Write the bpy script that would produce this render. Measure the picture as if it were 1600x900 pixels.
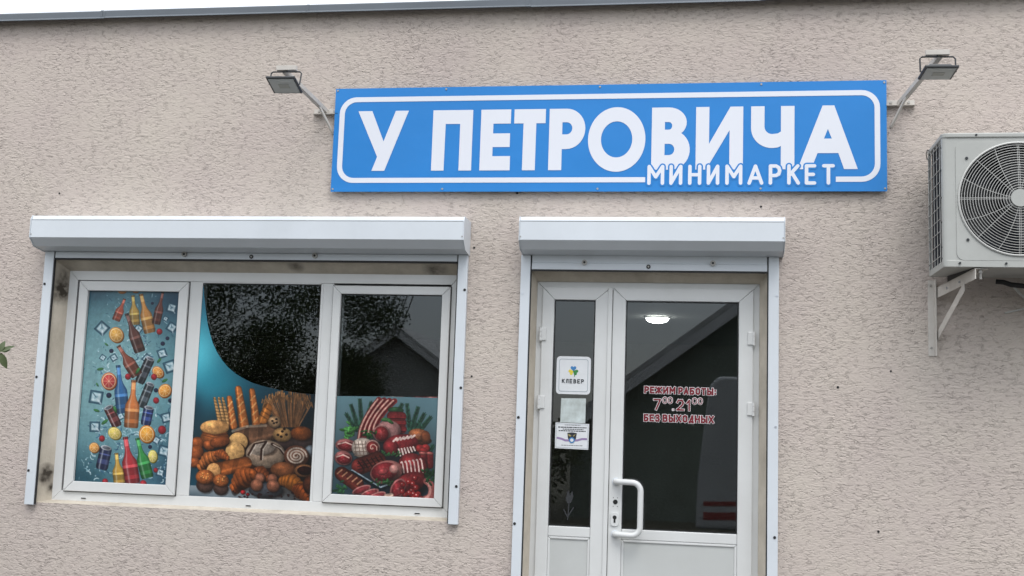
import bpy, math, random
import numpy as np
from mathutils import Vector, Matrix
from mathutils.geometry import tessellate_polygon

for _o in list(bpy.data.objects): bpy.data.objects.remove(_o)
SC = bpy.context.scene
COL = SC.collection
R = math.radians

# ------------------------------------------------------------------ camera
F_PX, YAW, PITCH, ROLL = 1800.0, -0.164239, 0.124560, 0.033599
EYE = Vector((2.0569, -6.1163, 1.5531))
_f = Vector((math.sin(YAW)*math.cos(PITCH), math.cos(YAW)*math.cos(PITCH), math.sin(PITCH)))
_r = Vector((math.cos(YAW), -math.sin(YAW), 0)); _u = _r.cross(_f)
RIGHT = math.cos(ROLL)*_r + math.sin(ROLL)*_u
UP = -math.sin(ROLL)*_r + math.cos(ROLL)*_u
cd = bpy.data.cameras.new('camera'); cam = bpy.data.objects.new('camera', cd); COL.objects.link(cam)
cam.matrix_world = Matrix(((RIGHT.x, UP.x, -_f.x, EYE.x), (RIGHT.y, UP.y, -_f.y, EYE.y), (RIGHT.z, UP.z, -_f.z, EYE.z), (0, 0, 0, 1)))
cd.sensor_width = 36; cd.lens = F_PX/1600*36; cd.clip_start = .05; cd.clip_end = 600
SC.camera = cam

def at(u, v, Y):
    """point on the vertical plane Y that the photograph shows at pixel u, v"""
    d = _f + RIGHT*((u-800)/F_PX) - UP*((v-450)/F_PX)
    return EYE + d*((Y-EYE.y)/d.y)

def mirrored(u, v, Y, glass=.095):
    """point at depth Y (street side) seen at pixel u, v as a reflection in the panes"""
    p = at(u, v, 2*glass-Y); return Vector((p.x, Y, p.z))

# ------------------------------------------------------------------ sky and light: bright overcast
W = bpy.data.worlds.new('World'); SC.world = W; W.use_nodes = True
nt = W.node_tree; nt.nodes.clear()
wo = nt.nodes.new('ShaderNodeOutputWorld'); add = nt.nodes.new('ShaderNodeAddShader')
sky = nt.nodes.new('ShaderNodeTexSky'); sky.sky_type = 'NISHITA'; sky.sun_disc = False
SUN_EL, SUN_AZ = R(58), R(160)
sky.sun_elevation = SUN_EL; sky.sun_rotation = SUN_AZ
bg1 = nt.nodes.new('ShaderNodeBackground'); bg1.inputs[1].default_value = .05
bg2 = nt.nodes.new('ShaderNodeBackground'); bg2.inputs[1].default_value = 2.75
tc = nt.nodes.new('ShaderNodeTexCoord'); nz = nt.nodes.new('ShaderNodeTexNoise')
nz.inputs['Scale'].default_value = 2.2; nz.inputs['Detail'].default_value = 5
rp = nt.nodes.new('ShaderNodeValToRGB')
rp.color_ramp.elements[0].position = .3; rp.color_ramp.elements[0].color = (.80, .83, .87, 1)
rp.color_ramp.elements[1].position = .7; rp.color_ramp.elements[1].color = (1, 1, 1, 1)
# overcast luminance law: horizon one third of the zenith
sep = nt.nodes.new('ShaderNodeSeparateXYZ'); cie = nt.nodes.new('ShaderNodeMapRange'); cie.inputs['From Min'].default_value = 0; cie.inputs['From Max'].default_value = 1
cie.inputs['To Min'].default_value = .235; cie.inputs['To Max'].default_value = 1.04
mulc = nt.nodes.new('ShaderNodeVectorMath'); mulc.operation = 'SCALE'
for a, b in ((sky.outputs[0], bg1.inputs[0]), (tc.outputs['Generated'], nz.inputs['Vector']), (nz.outputs[0], rp.inputs[0]),
             (rp.outputs[0], mulc.inputs[0]), (cie.outputs[0], mulc.inputs['Scale']), (sep.outputs['Z'], cie.inputs[0]), (tc.outputs['Generated'], sep.inputs[0]), (mulc.outputs[0], bg2.inputs[0]), (bg1.outputs[0], add.inputs[0]), (bg2.outputs[0], add.inputs[1]), (add.outputs[0], wo.inputs[0])):
    nt.links.new(a, b)
sl = bpy.data.lights.new('sun', 'SUN'); sl.energy = 1.35; sl.angle = R(25); sl.color = (1, .97, .93)
so = bpy.data.objects.new('sun', sl); COL.objects.link(so)
sd = Vector((math.sin(SUN_AZ)*math.cos(SUN_EL), math.cos(SUN_AZ)*math.cos(SUN_EL), math.sin(SUN_EL)))
so.rotation_euler = sd.to_track_quat('Z', 'Y').to_euler(); so.location = (2, -20, 30)
SC.view_settings.view_transform = 'Standard'; SC.view_settings.look = 'None'
SC.view_settings.gamma = 1; SC.view_settings.exposure = 0.0; SC.view_settings.use_curve_mapping = False

# ------------------------------------------------------------------ helpers
rnd = random.Random(7)
def lin(c):
    c = c/255
    return c/12.92 if c <= .04045 else ((c+.055)/1.055)**2.4
def rgb(r, g, b): return (lin(r), lin(g), lin(b), 1)

class MB:
    def __init__(s): s.v = []; s.f = []; s.uv = None
    def add(s, vs, fs):
        n = len(s.v); s.v += [tuple(p) for p in vs]; s.f += [tuple(i+n for i in f) for f in fs]; return s
    def box(s, x0, x1, y0, y1, z0, z1):
        return s.add([(x0,y0,z0),(x1,y0,z0),(x1,y1,z0),(x0,y1,z0),(x0,y0,z1),(x1,y0,z1),(x1,y1,z1),(x0,y1,z1)],
                     [(0,3,2,1),(4,5,6,7),(0,1,5,4),(1,2,6,5),(2,3,7,6),(3,0,4,7)])
    def prism(s, pts, a, b, ax='y'):
        """closed 2-D outline (X,Z for y; Y,Z for x; X,Y for z) carried from a to b"""
        n = len(pts)
        def P(p, t): return (p[0], t, p[1]) if ax == 'y' else ((t, p[0], p[1]) if ax == 'x' else (p[0], p[1], t))
        vs = [P(p, a) for p in pts]+[P(p, b) for p in pts]
        fs = [tuple(range(n)), tuple(range(2*n-1, n-1, -1))]
        fs += [(i, i+n, (i+1) % n+n, (i+1) % n) for i in range(n)]
        return s.add(vs, fs)
    def tube(s, path, r, n=10, closed=False, caps=True):
        P = [Vector(p) for p in path]; m = len(P); rr = r if isinstance(r, (list, tuple)) else [r]*m
        T = []
        for i in range(m):
            a = P[(i-1) % m] if (closed or i > 0) else P[i]; b = P[(i+1) % m] if (closed or i < m-1) else P[i]
            T.append((b-a).normalized())
        N = T[0].orthogonal().normalized(); vs = []
        for i in range(m):
            if i: N = (N-T[i]*N.dot(T[i])).normalized()
            B = T[i].cross(N)
            vs += [P[i]+(N*math.cos(2*math.pi*k/n)+B*math.sin(2*math.pi*k/n))*rr[i] for k in range(n)]
        fs = []
        for i in range(m if closed else m-1):
            j = (i+1) % m
            fs += [(i*n+k, i*n+(k+1) % n, j*n+(k+1) % n, j*n+k) for k in range(n)]
        if not closed and caps: fs += [tuple(range(n-1, -1, -1)), tuple((m-1)*n+k for k in range(n))]
        return s.add(vs, fs)
    def cyl(s, a, b, r, n=16): return s.tube([a, b], r, n)
    def flat(s, loops, Y, uvf=None):
        """outline with holes as a sheet facing -Y"""
        tri = tessellate_polygon([[Vector((p[0], p[1], 0)) for p in l] for l in loops])
        flat = [p for l in loops for p in l]; fs = []
        for t in tri:
            a, b, c = (flat[i] for i in t)
            cr = (b[0]-a[0])*(c[1]-a[1])-(b[1]-a[1])*(c[0]-a[0])
            fs.append(tuple(t) if cr > 0 else tuple(reversed(t)))
        return s.add([(p[0], Y, p[1]) for p in flat], fs)
    def plate(s, loops, Y0, Y1):
        """outline with holes as a plate from Y0 (front) to Y1"""
        s.flat(loops, Y0); n = len(s.v)
        m = MB().flat(loops, Y1); s.add(m.v, [tuple(reversed(f)) for f in m.f])
        for l in loops:
            k = len(l); s.add([(p[0], Y0, p[1]) for p in l]+[(p[0], Y1, p[1]) for p in l], [(i, i+k, (i+1) % k+k, (i+1) % k) for i in range(k)])
        return s
    def ring(s, x0, x1, z0, z1, w, y0, y1, gap=.0006, wb=None):
        """rectangular profile frame with mitred corners; w width, y0 front"""
        wb = w if wb is None else wb
        o = [(x0, z0), (x1, z0), (x1, z1), (x0, z1)]; i_ = [(x0+w, z0+wb), (x1-w, z0+wb), (x1-w, z1-w), (x0+w, z1-w)]
        for k in range(4):
            a, b, c, d = o[k], o[(k+1) % 4], i_[(k+1) % 4], i_[k]
            e = Vector((b[0]-a[0], b[1]-a[1])).normalized()*gap
            s.prism([(a[0]+e.x, a[1]+e.y), (b[0]-e.x, b[1]-e.y), (c[0]-e.x, c[1]-e.y), (d[0]+e.x, d[1]+e.y)], y0, y1)
        return s

BASE = {}
def obj(name, mb, mat, parent=None, base=None, bevel=0, smooth=False, seg=2, kind=None):
    me = bpy.data.meshes.new(name); b = Vector(BASE[parent.name]) if parent else Vector(base or (0, 0, 0))
    me.from_pydata([(p[0]-b.x, p[1]-b.y, p[2]-b.z) for p in mb.v], [], mb.f); me.update()
    if bevel or smooth is False:
        import bmesh
        bm = bmesh.new(); bm.from_mesh(me); bmesh.ops.recalc_face_normals(bm, faces=bm.faces); bm.to_mesh(me); bm.free()
    if mat: me.materials.append(mat)
    if smooth:
        for p in me.polygons: p.use_smooth = True
        me.set_sharp_from_angle(angle=R(40))
    o = bpy.data.objects.new(name, me); COL.objects.link(o)
    if parent: o.parent = parent
    else: o.location = b
    BASE[o.name] = tuple(b)
    if bevel:
        m = o.modifiers.new('bevel', 'BEVEL'); m.width = bevel; m.segments = seg; m.limit_method = 'ANGLE'; m.angle_limit = R(35); m.harden_normals = False
    if kind: o['kind'] = kind
    return o
def tag(o, label, cat, group=None):
    o['label'] = label; o['category'] = cat
    if group: o['group'] = group
    return o
def thing(name, base, label, cat, group=None):
    o = bpy.data.objects.new(name, None); COL.objects.link(o); o.location = base; o.empty_display_size = .1
    BASE[o.name] = tuple(base); return tag(o, label, cat, group)

def material(name, color, rough=.5, metal=0, var=0, vscale=6, bump=0, bscale=80, spec=.5, stretch=(1, 1, 1), coat=0):
    m = bpy.data.materials.new(name); m.use_nodes = True; t = m.node_tree; b = t.nodes['Principled BSDF']
    b.inputs['Base Color'].default_value = color; b.inputs['Roughness'].default_value = rough; b.inputs['Metallic'].default_value = metal
    b.inputs['Specular IOR Level'].default_value = spec; b.inputs['Coat Weight'].default_value = coat
    if var or bump:
        c = t.nodes.new('ShaderNodeTexCoord'); mp = t.nodes.new('ShaderNodeMapping'); mp.inputs['Scale'].default_value = stretch
        t.links.new(c.outputs['Object'], mp.inputs[0])
    if var:
        n = t.nodes.new('ShaderNodeTexNoise'); n.inputs['Scale'].default_value = vscale; n.inputs['Detail'].default_value = 6; n.inputs['Roughness'].default_value = .65
        r = t.nodes.new('ShaderNodeValToRGB')
        r.color_ramp.elements[0].position = .3; r.color_ramp.elements[0].color = tuple(color[i]*(1-var*(1, 1.05, 1.15)[i]) for i in range(3))+(1,)
        r.color_ramp.elements[1].position = .7; r.color_ramp.elements[1].color = tuple(min(1, color[i]*(1+var*.5)) for i in range(3))+(1,)
        t.links.new(mp.outputs[0], n.inputs['Vector']); t.links.new(n.outputs[0], r.inputs[0]); t.links.new(r.outputs[0], b.inputs['Base Color'])
    if bump:
        n2 = t.nodes.new('ShaderNodeTexNoise'); n2.inputs['Scale'].default_value = bscale; n2.inputs['Detail'].default_value = 4
        bp = t.nodes.new('ShaderNodeBump'); bp.inputs['Strength'].default_value = .6; bp.inputs['Distance'].default_value = bump
        t.links.new(mp.outputs[0], n2.inputs['Vector']); t.links.new(n2.outputs[0], bp.inputs['Height']); t.links.new(bp.outputs[0], b.inputs['Normal'])
    return m

def stucco(name, col, groove=1.0):
    """scratched render: dragged grains leave short wandering furrows"""
    m = bpy.data.materials.new(name); m.use_nodes = True; t = m.node_tree; b = t.nodes['Principled BSDF']; N = t.nodes.new; L = t.links.new
    b.inputs['Roughness'].default_value = .92; b.inputs['Specular IOR Level'].default_value = .2
    c = N('ShaderNodeTexCoord')
    def noise(scale, vec, detail=3, rough=.55, dist=0):
        n = N('ShaderNodeTexNoise'); n.inputs['Scale'].default_value = scale; n.inputs['Detail'].default_value = detail
        n.inputs['Roughness'].default_value = rough; n.inputs['Distortion'].default_value = dist; L(vec, n.inputs['Vector']); return n
    def math_(op, a, bb=None, clamp=False):
        n = N('ShaderNodeMath'); n.operation = op; n.use_clamp = clamp
        for i, x in enumerate((a, bb)):
            if x is None: continue
            if isinstance(x, (int, float)): n.inputs[i].default_value = x
            else: L(x, n.inputs[i])
        return n.outputs[0]
    mp = N('ShaderNodeMapping'); mp.inputs['Scale'].default_value = (.58, 1, 1.18); L(c.outputs['Object'], mp.inputs[0])
    v = mp.outputs[0]
    lump = noise(90, v, 2, .55, .4)                                              # pressed grains
    rid = noise(72, v, 1, .5, 1.0)
    fur = math_('ABSOLUTE', math_('SUBTRACT', rid.outputs[0], .5))
    fur = math_('SUBTRACT', 1.0, math_('MULTIPLY', fur, 9.0), True)               # short dragged furrows
    mask = math_('MULTIPLY', math_('SUBTRACT', noise(44, v, 2, .6).outputs[0], .47), 7.0, True)
    fur = math_('MULTIPLY', fur, mask)
    patch = math_('ADD', -.15, math_('MULTIPLY', noise(3.4, c.outputs['Object'], 4, .62).outputs[0], 2.2))   # worked harder here and there
    fine = noise(190, c.outputs['Object'], 2)
    h = math_('ADD', math_('MULTIPLY', lump.outputs[0], 1.0), math_('MULTIPLY', fine.outputs[0], .12))
    h = math_('SUBTRACT', h, math_('MULTIPLY', fur, .66*groove))
    h = math_('MULTIPLY', h, patch)
    bp = N('ShaderNodeBump'); bp.inputs['Strength'].default_value = 1; bp.inputs['Distance'].default_value = .0049*groove
    L(h, bp.inputs['Height']); L(bp.outputs[0], b.inputs['Normal'])
    big = noise(1.3, c.outputs['Object'], 6, .68); r = N('ShaderNodeValToRGB')
    r.color_ramp.elements[0].position = .35; r.color_ramp.elements[0].color = (col[0]*.955, col[1]*.935, col[2]*.955, 1)
    r.color_ramp.elements[1].position = .65; r.color_ramp.elements[1].color = (col[0]*1.03, col[1]*1.04, col[2]*1.02, 1)
    L(big.outputs[0], r.inputs[0]); L(r.outputs[0], b.inputs['Base Color'])
    return m

def glass_mat(name, ior=1.58, tint=(.86, .9, .9, 1)):
    m = bpy.data.materials.new(name); m.use_nodes = True; t = m.node_tree; t.nodes.clear(); N = t.nodes.new
    o = N('ShaderNodeOutputMaterial'); mx = N('ShaderNodeMixShader'); tr = N('ShaderNodeBsdfTransparent'); gl = N('ShaderNodeBsdfGlossy'); fr = N('ShaderNodeFresnel')
    tr.inputs[0].default_value = tint; gl.inputs['Roughness'].default_value = 0.0; gl.inputs['Color'].default_value = (.95, .97, 1, 1); fr.inputs[0].default_value = ior
    t.links.new(fr.outputs[0], mx.inputs[0]); t.links.new(tr.outputs[0], mx.inputs[1]); t.links.new(gl.outputs[0], mx.inputs[2]); t.links.new(mx.outputs[0], o.inputs[0])
    return m

M = {}
M['stucco'] = stucco('stucco', (.512, .451, .406))
M['reveal'] = material('reveal_plaster', (.52, .47, .395, 1), .9, var=.24, vscale=7, bump=.003, bscale=140, stretch=(1, 1, .6))
def add_stains(m, spots, col):
    t = m.node_tree; b = t.nodes['Principled BSDF']; src = b.inputs['Base Color'].links[0].from_socket; N = t.nodes.new; L = t.links.new
    tc_ = N('ShaderNodeTexCoord'); nz_ = N('ShaderNodeTexNoise'); nz_.inputs['Scale'].default_value = 34; nz_.inputs['Detail'].default_value = 5; L(tc_.outputs['Object'], nz_.inputs['Vector'])
    for (p, r, k) in spots:
        d = N('ShaderNodeVectorMath'); d.operation = 'DISTANCE'; L(tc_.outputs['Object'], d.inputs[0]); d.inputs[1].default_value = p
        mr = N('ShaderNodeMapRange'); mr.inputs['From Min'].default_value = r; mr.inputs['From Max'].default_value = 0; mr.inputs['To Max'].default_value = k; L(d.outputs['Value'], mr.inputs['Value'])
        mu = N('ShaderNodeMath'); mu.operation = 'MULTIPLY'; mu.use_clamp = True; L(mr.outputs[0], mu.inputs[0]); L(nz_.outputs[0], mu.inputs[1])
        mx = N('ShaderNodeMix'); mx.data_type = 'RGBA'; L(mu.outputs[0], mx.inputs['Factor']); L(src, mx.inputs['A']); mx.inputs['B'].default_value = col; src = mx.outputs['Result']
    L(src, b.inputs['Base Color'])
M['pvc'] = material('white_pvc', (.63, .64, .635, 1), .32, var=.07, vscale=2.5)
M['pvc_panel'] = material('white_pvc_panel', (.50, .515, .505, 1), .35, var=.07, vscale=2)
M['sashgap'] = material('grey_rubber', (.045, .046, .047, 1), .6)
add_stains(M['reveal'], [((-1.630, .05, 2.29), .10, 2.6), ((-1.625, .06, 2.38), .07, 1.6), ((-1.625, .05, 1.235), .065, 2.6), ((-1.622, .03, 1.20), .05, 2.2), ((-1.61, .085, 1.15), .05, 1.8), ((.6, .05, 2.44), .09, 1.6), ((-.2, .04, 2.45), .06, 1.6)], (.045, .036, .026, 1))
M['gasket'] = material('black_rubber', (.012, .012, .013, 1), .6)
M['alu'] = material('white_coated_aluminium', (.61, .65, .69, 1), .34, var=.06, vscale=2.2, stretch=(1, 1, 1))
M['coping'] = material('grey_sheet_metal', (.115, .132, .152, 1), .5, metal=.15, var=.14, vscale=5, stretch=(.4, 1, 1))
M['glass'] = glass_mat('window_glass')
M['dark'] = material('dark_void', (.008, .008, .008, 1), .7)
M['interior'] = material('interior_paint', (.42, .42, .40, 1), .8)
M['tiles'] = material('interior_floor', (.16, .15, .14, 1), .5)
M['steel'] = material('galvanised_steel', (.38, .37, .35, 1), .5, metal=.5, var=.15, vscale=30)
M['screw'] = material('bright_screw', (.62, .65, .7, 1), .3, metal=.8)
M['blue'] = material('sign_blue', (.014, .203, .57, 1), .34, var=.05, vscale=1.6, spec=.4, bump=.012, bscale=2.2)
M['signwhite'] = material('sign_white', (.70, .72, .78, 1), .35)
M['acwhite'] = material('grey_white_casing', (.40, .408, .388, 1), .4, var=.08, vscale=4)
M['coil'] = material('dark_coil', (.012, .018, .030, 1), .45, metal=.2)
M['wire'] = material('pale_wire', (.50, .50, .48, 1), .45)
M['bracketpaint'] = material('beige_painted_steel', (.55, .52, .48, 1), .5, var=.12, vscale=14)
M['lampblack'] = material('black_lamp_body', (.018, .021, .024, 1), .42)
M['lens'] = material('frosted_lamp_glass', (.36, .39, .38, 1), .15, spec=.6)
M['led'] = material('led_phosphor', (.27, .29, .26, 1), .2)
M['asphalt'] = material('asphalt', (.055, .055, .056, 1), .9, var=.2, vscale=8, bump=.004, bscale=120)
M['concrete'] = material('concrete', (.28, .27, .25, 1), .9, var=.2, vscale=3, bump=.003, bscale=60)

def emission(name, col, s):
    m = bpy.data.materials.new(name); m.use_nodes = True; b = m.node_tree.nodes['Principled BSDF']
    b.inputs['Base Color'].default_value = col; b.inputs['Emission Color'].default_value = col; b.inputs['Emission Strength'].default_value = s
    return m

# ------------------------------------------------------------------ setting: ground, road, pavement
def sheet(x0, x1, y0, y1, z): return MB().add([(x0, y0, z), (x1, y0, z), (x1, y1, z), (x0, y1, z)], [(0, 1, 2, 3)])
M['soil'] = material('bare_ground', (.09, .085, .06, 1), .95, var=.3, vscale=2)
obj('ground', sheet(-250, 250, -250, 250, -.02), M['soil'], kind='structure')
obj('road', sheet(-120, 120, -11.5, -6.9, -.012), M['asphalt'], kind='structure')
obj('pavement', MB().box(-30, 30, -5.2, -.02, -.1, 0), M['asphalt'], kind='structure')

# ------------------------------------------------------------------ the shop building
bld = thing('shop_building', (0, 0, 0), 'pale pinkish stucco shop with grey metal roof edge, white window and door', 'building')
WX0, WX1, WTOP = -4.2, 6.8, 3.925
# openings: outer edge on the wall face, inner edge where the plaster meets the frame
OPEN = [((-1.652, .772, 1.070, 2.458), (-1.606, .742, 1.083, 2.408)), ((1.136, 2.412, .02, 2.452), (1.169, 2.363, .13, 2.380))]
mb = MB()
def frame_face(X0, X1, Z0, Z1, holes, Y, flip):
    xs = sorted({X0, X1, *[h[0] for h in holes], *[h[1] for h in holes]}); zs = sorted({Z0, Z1, *[h[2] for h in holes], *[h[3] for h in holes]})
    for a, b in zip(xs, xs[1:]):
        for c, d in zip(zs, zs[1:]):
            mx, mz = (a+b)/2, (c+d)/2
            if any(h[0] < mx < h[1] and h[2] < mz < h[3] for h in holes): continue
            f = (0, 1, 2, 3) if not flip else (3, 2, 1, 0)
            mb.add([(a, Y, c), (b, Y, c), (b, Y, d), (a, Y, d)], [f])
frame_face(WX0, WX1, -.1, WTOP, [o[0] for o in OPEN], 0, False)
wall = obj('wall', mb, M['stucco'], bld)
for (o, i) in OPEN:
    mb = MB()
    def cs(r, Y): return [(r[0], Y, r[2]), (r[1], Y, r[2]), (r[1], Y, r[3]), (r[0], Y, r[3])]
    def loop(a, b):
        for k in range(4): mb.add([a[k], a[(k+1) % 4], b[(k+1) % 4], b[k]], [(0, 1, 2, 3)])
    e = .006
    loop(cs(o, 0.0), cs((o[0]+.004, o[1]-.004, o[2]+.002, o[3]-.004), .012)); loop(cs((o[0]+.004, o[1]-.004, o[2]+.002, o[3]-.004), .012), cs(i, .088)); loop(cs(i, .088), cs(i, .32))
    obj('reveal', mb, M['reveal'], wall)
mb = MB(); frame_face(WX0, WX1, -.1, WTOP, [o[1] for o in OPEN], .32, True); obj('interior_wall', mb, M['interior'], bld)
obj('side_wall', MB().box(WX0, WX0+.3, .322, 7.3, -.1, WTOP), M['stucco'], bld)
obj('side_wall', MB().box(WX1-.3, WX1, .322, 7.3, -.1, WTOP), M['stucco'], bld)
obj('back_wall', MB().box(WX0+.3, WX1-.3, 7.0, 7.3, -.1, WTOP), M['stucco'], bld)
obj('interior_floor', MB().box(WX0+.3, WX1-.3, .33, 7.0, 0, .12), M['tiles'], bld)
obj('interior_ceiling', MB().box(WX0+.3, WX1-.3, .33, 7.0, 2.60, 2.7), M['interior'], bld)
obj('roof', MB().box(WX0+.01, WX1-.01, .02, 7.28, WTOP-.05, WTOP-.002), M['concrete'], bld)
obj('step', MB().box(.9, 2.65, -.55, -.003, 0, .135), M['concrete'], bld, bevel=.01)
# metal coping in lapped lengths
x = -4.3; k = 0
for k in range(9):
    a = -4.3+k*1.27+(.3 if k else 0); b = -4.3+(k+1)*1.27+.3+.025
    dz = (.001, -.0015, .0018)[k % 3]; dy = -.0022*(k % 2)
    prof = [(.30, 3.962), (-.046, 3.944), (-.052, 3.938), (-.052, 3.903), (-.062, 3.893), (-.058, 3.890), (-.047, 3.900), (-.047, 3.930), (.30, 3.945)]
    cp = obj('coping_sheet', MB().prism([(p[0]+dy, p[1]+dz) for p in prof], a, b, 'x'), M['coping'], bld, bevel=.0015)
    if k: obj('lap_seam', MB().prism([(.30, 3.9645), (-.048, 3.9465), (-.0565, 3.940), (-.0565, 3.902), (-.052, 3.902), (-.047, 3.936), (.30, 3.950)], a-.004, a+.010, 'x'), M['coping'], cp)
# fixing holes left in the render
for (hx, hz) in ((.826, 2.549), (.839, 1.846), (2.754, 1.838), (3.016, 1.927), (1.054, 2.853), (2.362, 2.78), (-1.662, 2.854), (2.95, 1.12)):
    obj('anchor_hole', MB().cyl((hx, -.0025, hz), (hx, .004, hz), rnd.uniform(.005, .0075), 10), M['dark'], wall)

# ---- window
FY = .088
win = obj('window', MB().ring(-1.612, .748, 1.078, 2.414, .060, FY, .158), M['pvc'], bld, bevel=.002)
gx = [(-1.477, -.880), (-.775, -.062), (.058, .653)]
for (a, b) in ((-.866, -.775), (-.062, .023)):
    obj('mullion', MB().box(a+.012, b-.012 if b > 0 else b, FY+.001, .156, 1.139, 2.353), M['pvc'], win, bevel=.002)
def sash(x0, x1, z0, z1, g):
    s = obj('sash', MB().ring(x0+.004, x1-.004, z0+.004, z1-.004, g, FY-.016, .15), M['pvc'], win, bevel=.003)
    obj('gasket', MB().ring(x0-.001, x1+.001, z0-.001, z1+.001, .006, FY-.0018, .12, 0), M['sashgap'], win)
    return s
sash(-1.536, -.851, 1.133, 2.352, .056); sash(.008, .691, 1.133, 2.344, .046)
def pane(par, x0, x1, z0, z1, Y, inset=.0):
    obj('pane', MB().box(x0-.008, x1+.008, Y, Y+.006, z0-.008, z1+.008), M['glass'], par)
    obj('pane_seal', MB().ring(x0-.001, x1+.001, z0-.001, z1+.001, .004, Y-.003, Y-.0005, 0), M['gasket'], par)
pane(win, -1.477, -.880, 1.176, 2.306, .094); pane(win, .058, .653, 1.179, 2.293, .094)
mid = obj('glazing_bead', MB().ring(-.797, -.050, 1.112, 2.362, .016, FY+.0025, .10), M['pvc'], win, bevel=.004)
pane(win, -.778, -.066, 1.131, 2.345, .096)
for dx in (-1.408, -.418, .549):
    d = obj('drain_slot', MB().box(dx-.017, dx+.017, FY-.003, FY+.001, 1.094, 1.104), M['pvc'], win, bevel=.001)
    obj('slot_hole', MB().box(dx-.014, dx+.014, FY-.0045, FY-.002, 1.096, 1.1015), M['dark'], d)

# ---- door
LY = .084
door = obj('door', MB().ring(1.165, 2.367, .125, 2.384, .046, .100, .165), M['pvc'], bld, bevel=.002)
obj('leaf_gap', MB().box(1.5735, 1.586, .112, .118, .15, 2.35), M['gasket'], door); obj('frame_seal', MB().ring(1.195, 2.337, .134, 2.354, .012, .103, .112, 0), M['gasket'], door)
def leaf(x0, x1, g0, g1):
    mbl = MB()
    z0, z1, zt = .14, 2.349, 2.280
    g = .0006
    mbl.prism([(x0, z0), (g0, z0), (g0, zt), (x0, z1-.001)], LY, .15); mbl.prism([(x1, z0), (x1, z1-.001), (g1, zt), (g1, z0)], LY, .15)
    mbl.prism([(x0+g*2, z1), (g0+g, zt), (g1-g, zt), (x1-g*2, z1)], LY, .15)
    mbl.box(g0+g, g1-g, LY+.001, .149, z0, z0+.09)
    l = obj('leaf_frame', mbl, M['pvc'], door, bevel=.003)
    obj('mid_rail', MB().box(g0+g, g1-g, LY+.004, .148, 1.013, 1.066), M['pvc'], door, bevel=.004)
    obj('lower_panel', MB().box(g0+.001, g1-.001, LY+.013, .13, z0+.09, 1.012), M['pvc_panel'], door)
    obj('panel_bead', MB().ring(g0+.0005, g1-.0005, z0+.0905, 1.0125, .013, LY+.006, LY+.02), M['pvc'], door, bevel=.003)
    pane(door, g0+.004, g1-.004, 1.070, 2.276, .0995)
    return l
leaf(1.201, 1.574, 1.266, 1.492); leaf(1.5855, 2.331, 1.656, 2.256)
obj('astragal', MB().box(1.560, 1.5835, LY-.008, LY-.0005, .15, 2.345), M['pvc'], door, bevel=.003)
def arc(c, r, a0, a1, n): return [(c[0]+r*math.cos(R(a0+(a1-a0)*k/n)), c[1]+r*math.sin(R(a0+(a1-a0)*k/n))) for k in range(n+1)]
# pull handle: two posts, both ends swept out and to the glass side
top, bot, XH, XB, YB = 1.313, 1.040, 1.623, 1.757, .022
hp = [(XH, LY, top), (XH, LY-.012, top), (XH+.006, LY-.024, top), (XH+.022, LY-.034, top)]
for q in arc((XB-.045, top-.045), .045, 90, 0, 7): hp.append((q[0], YB, q[1]))
hb = [(p[0], p[1], top+bot-p[2]) for p in hp]
hd = obj('handle', MB().tube(hp+hb[::-1], .0155, 16), M['pvc'], door, smooth=True)
for z in (top, bot): obj('post_collar', MB().cyl((XH, LY-.005, z), (XH, LY+.001, z), .0205, 20), M['alu'], hd.parent, smooth=True)
def rrect(x0, x1, z0, z1, r, n=5):
    return arc((x1-r, z1-r), r, 0, 90, n)+arc((x0+r, z1-r), r, 90, 180, n)+arc((x0+r, z0+r), r, 180, 270, n)+arc((x1-r, z0+r), r, 270, 360, n)
obj('lock_plate', MB().plate([rrect(1.600, 1.641, 1.082, 1.150, .012)], LY-.009, LY+.001), M['pvc'], door, bevel=.002)
kz = MB().cyl((1.6205, LY-.0105, 1.126), (1.6205, LY-.004, 1.126), .0105, 16); kz.box(1.6155, 1.6255, LY-.0103, LY-.004, 1.098, 1.122)
obj('keyhole', kz, M['dark'], door)
obj('spy_hole', MB().cyl((1.622, LY-.002, 1.206), (1.622, LY+.003, 1.206), .0125, 18), M['dark'], door)
for (dx, dz) in ((-.011, .022), (.011, .022), (-.011, -.023), (.011, -.023)):
    obj('pin_hole', MB().cyl((1.622+dx, LY-.0012, 1.206+dz), (1.622+dx, LY+.002, 1.206+dz), .0022, 8), M['gasket'], door)
for (hx, hz, s) in ((1.196, 2.089, 1), (1.196, 1.721, 1), (1.196, .45, 1), (2.334, 2.087, -1), (2.334, 1.716, -1), (2.334, .45, -1)):
    h = MB()
    for k in range(3): h.cyl((hx, LY-.006, hz-.036+k*.0245), (hx, LY-.006, hz-.036+k*.0245+.0225), .0085, 12)
    ho = obj('hinge', h, M['pvc'], door, smooth=True)
    a, b = sorted((hx+s*.006, hx+s*.032)); obj('hinge_plate', MB().box(a, b, LY-.009, LY+.001, hz-.034, hz+.034), M['pvc'], door, bevel=.003)

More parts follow.
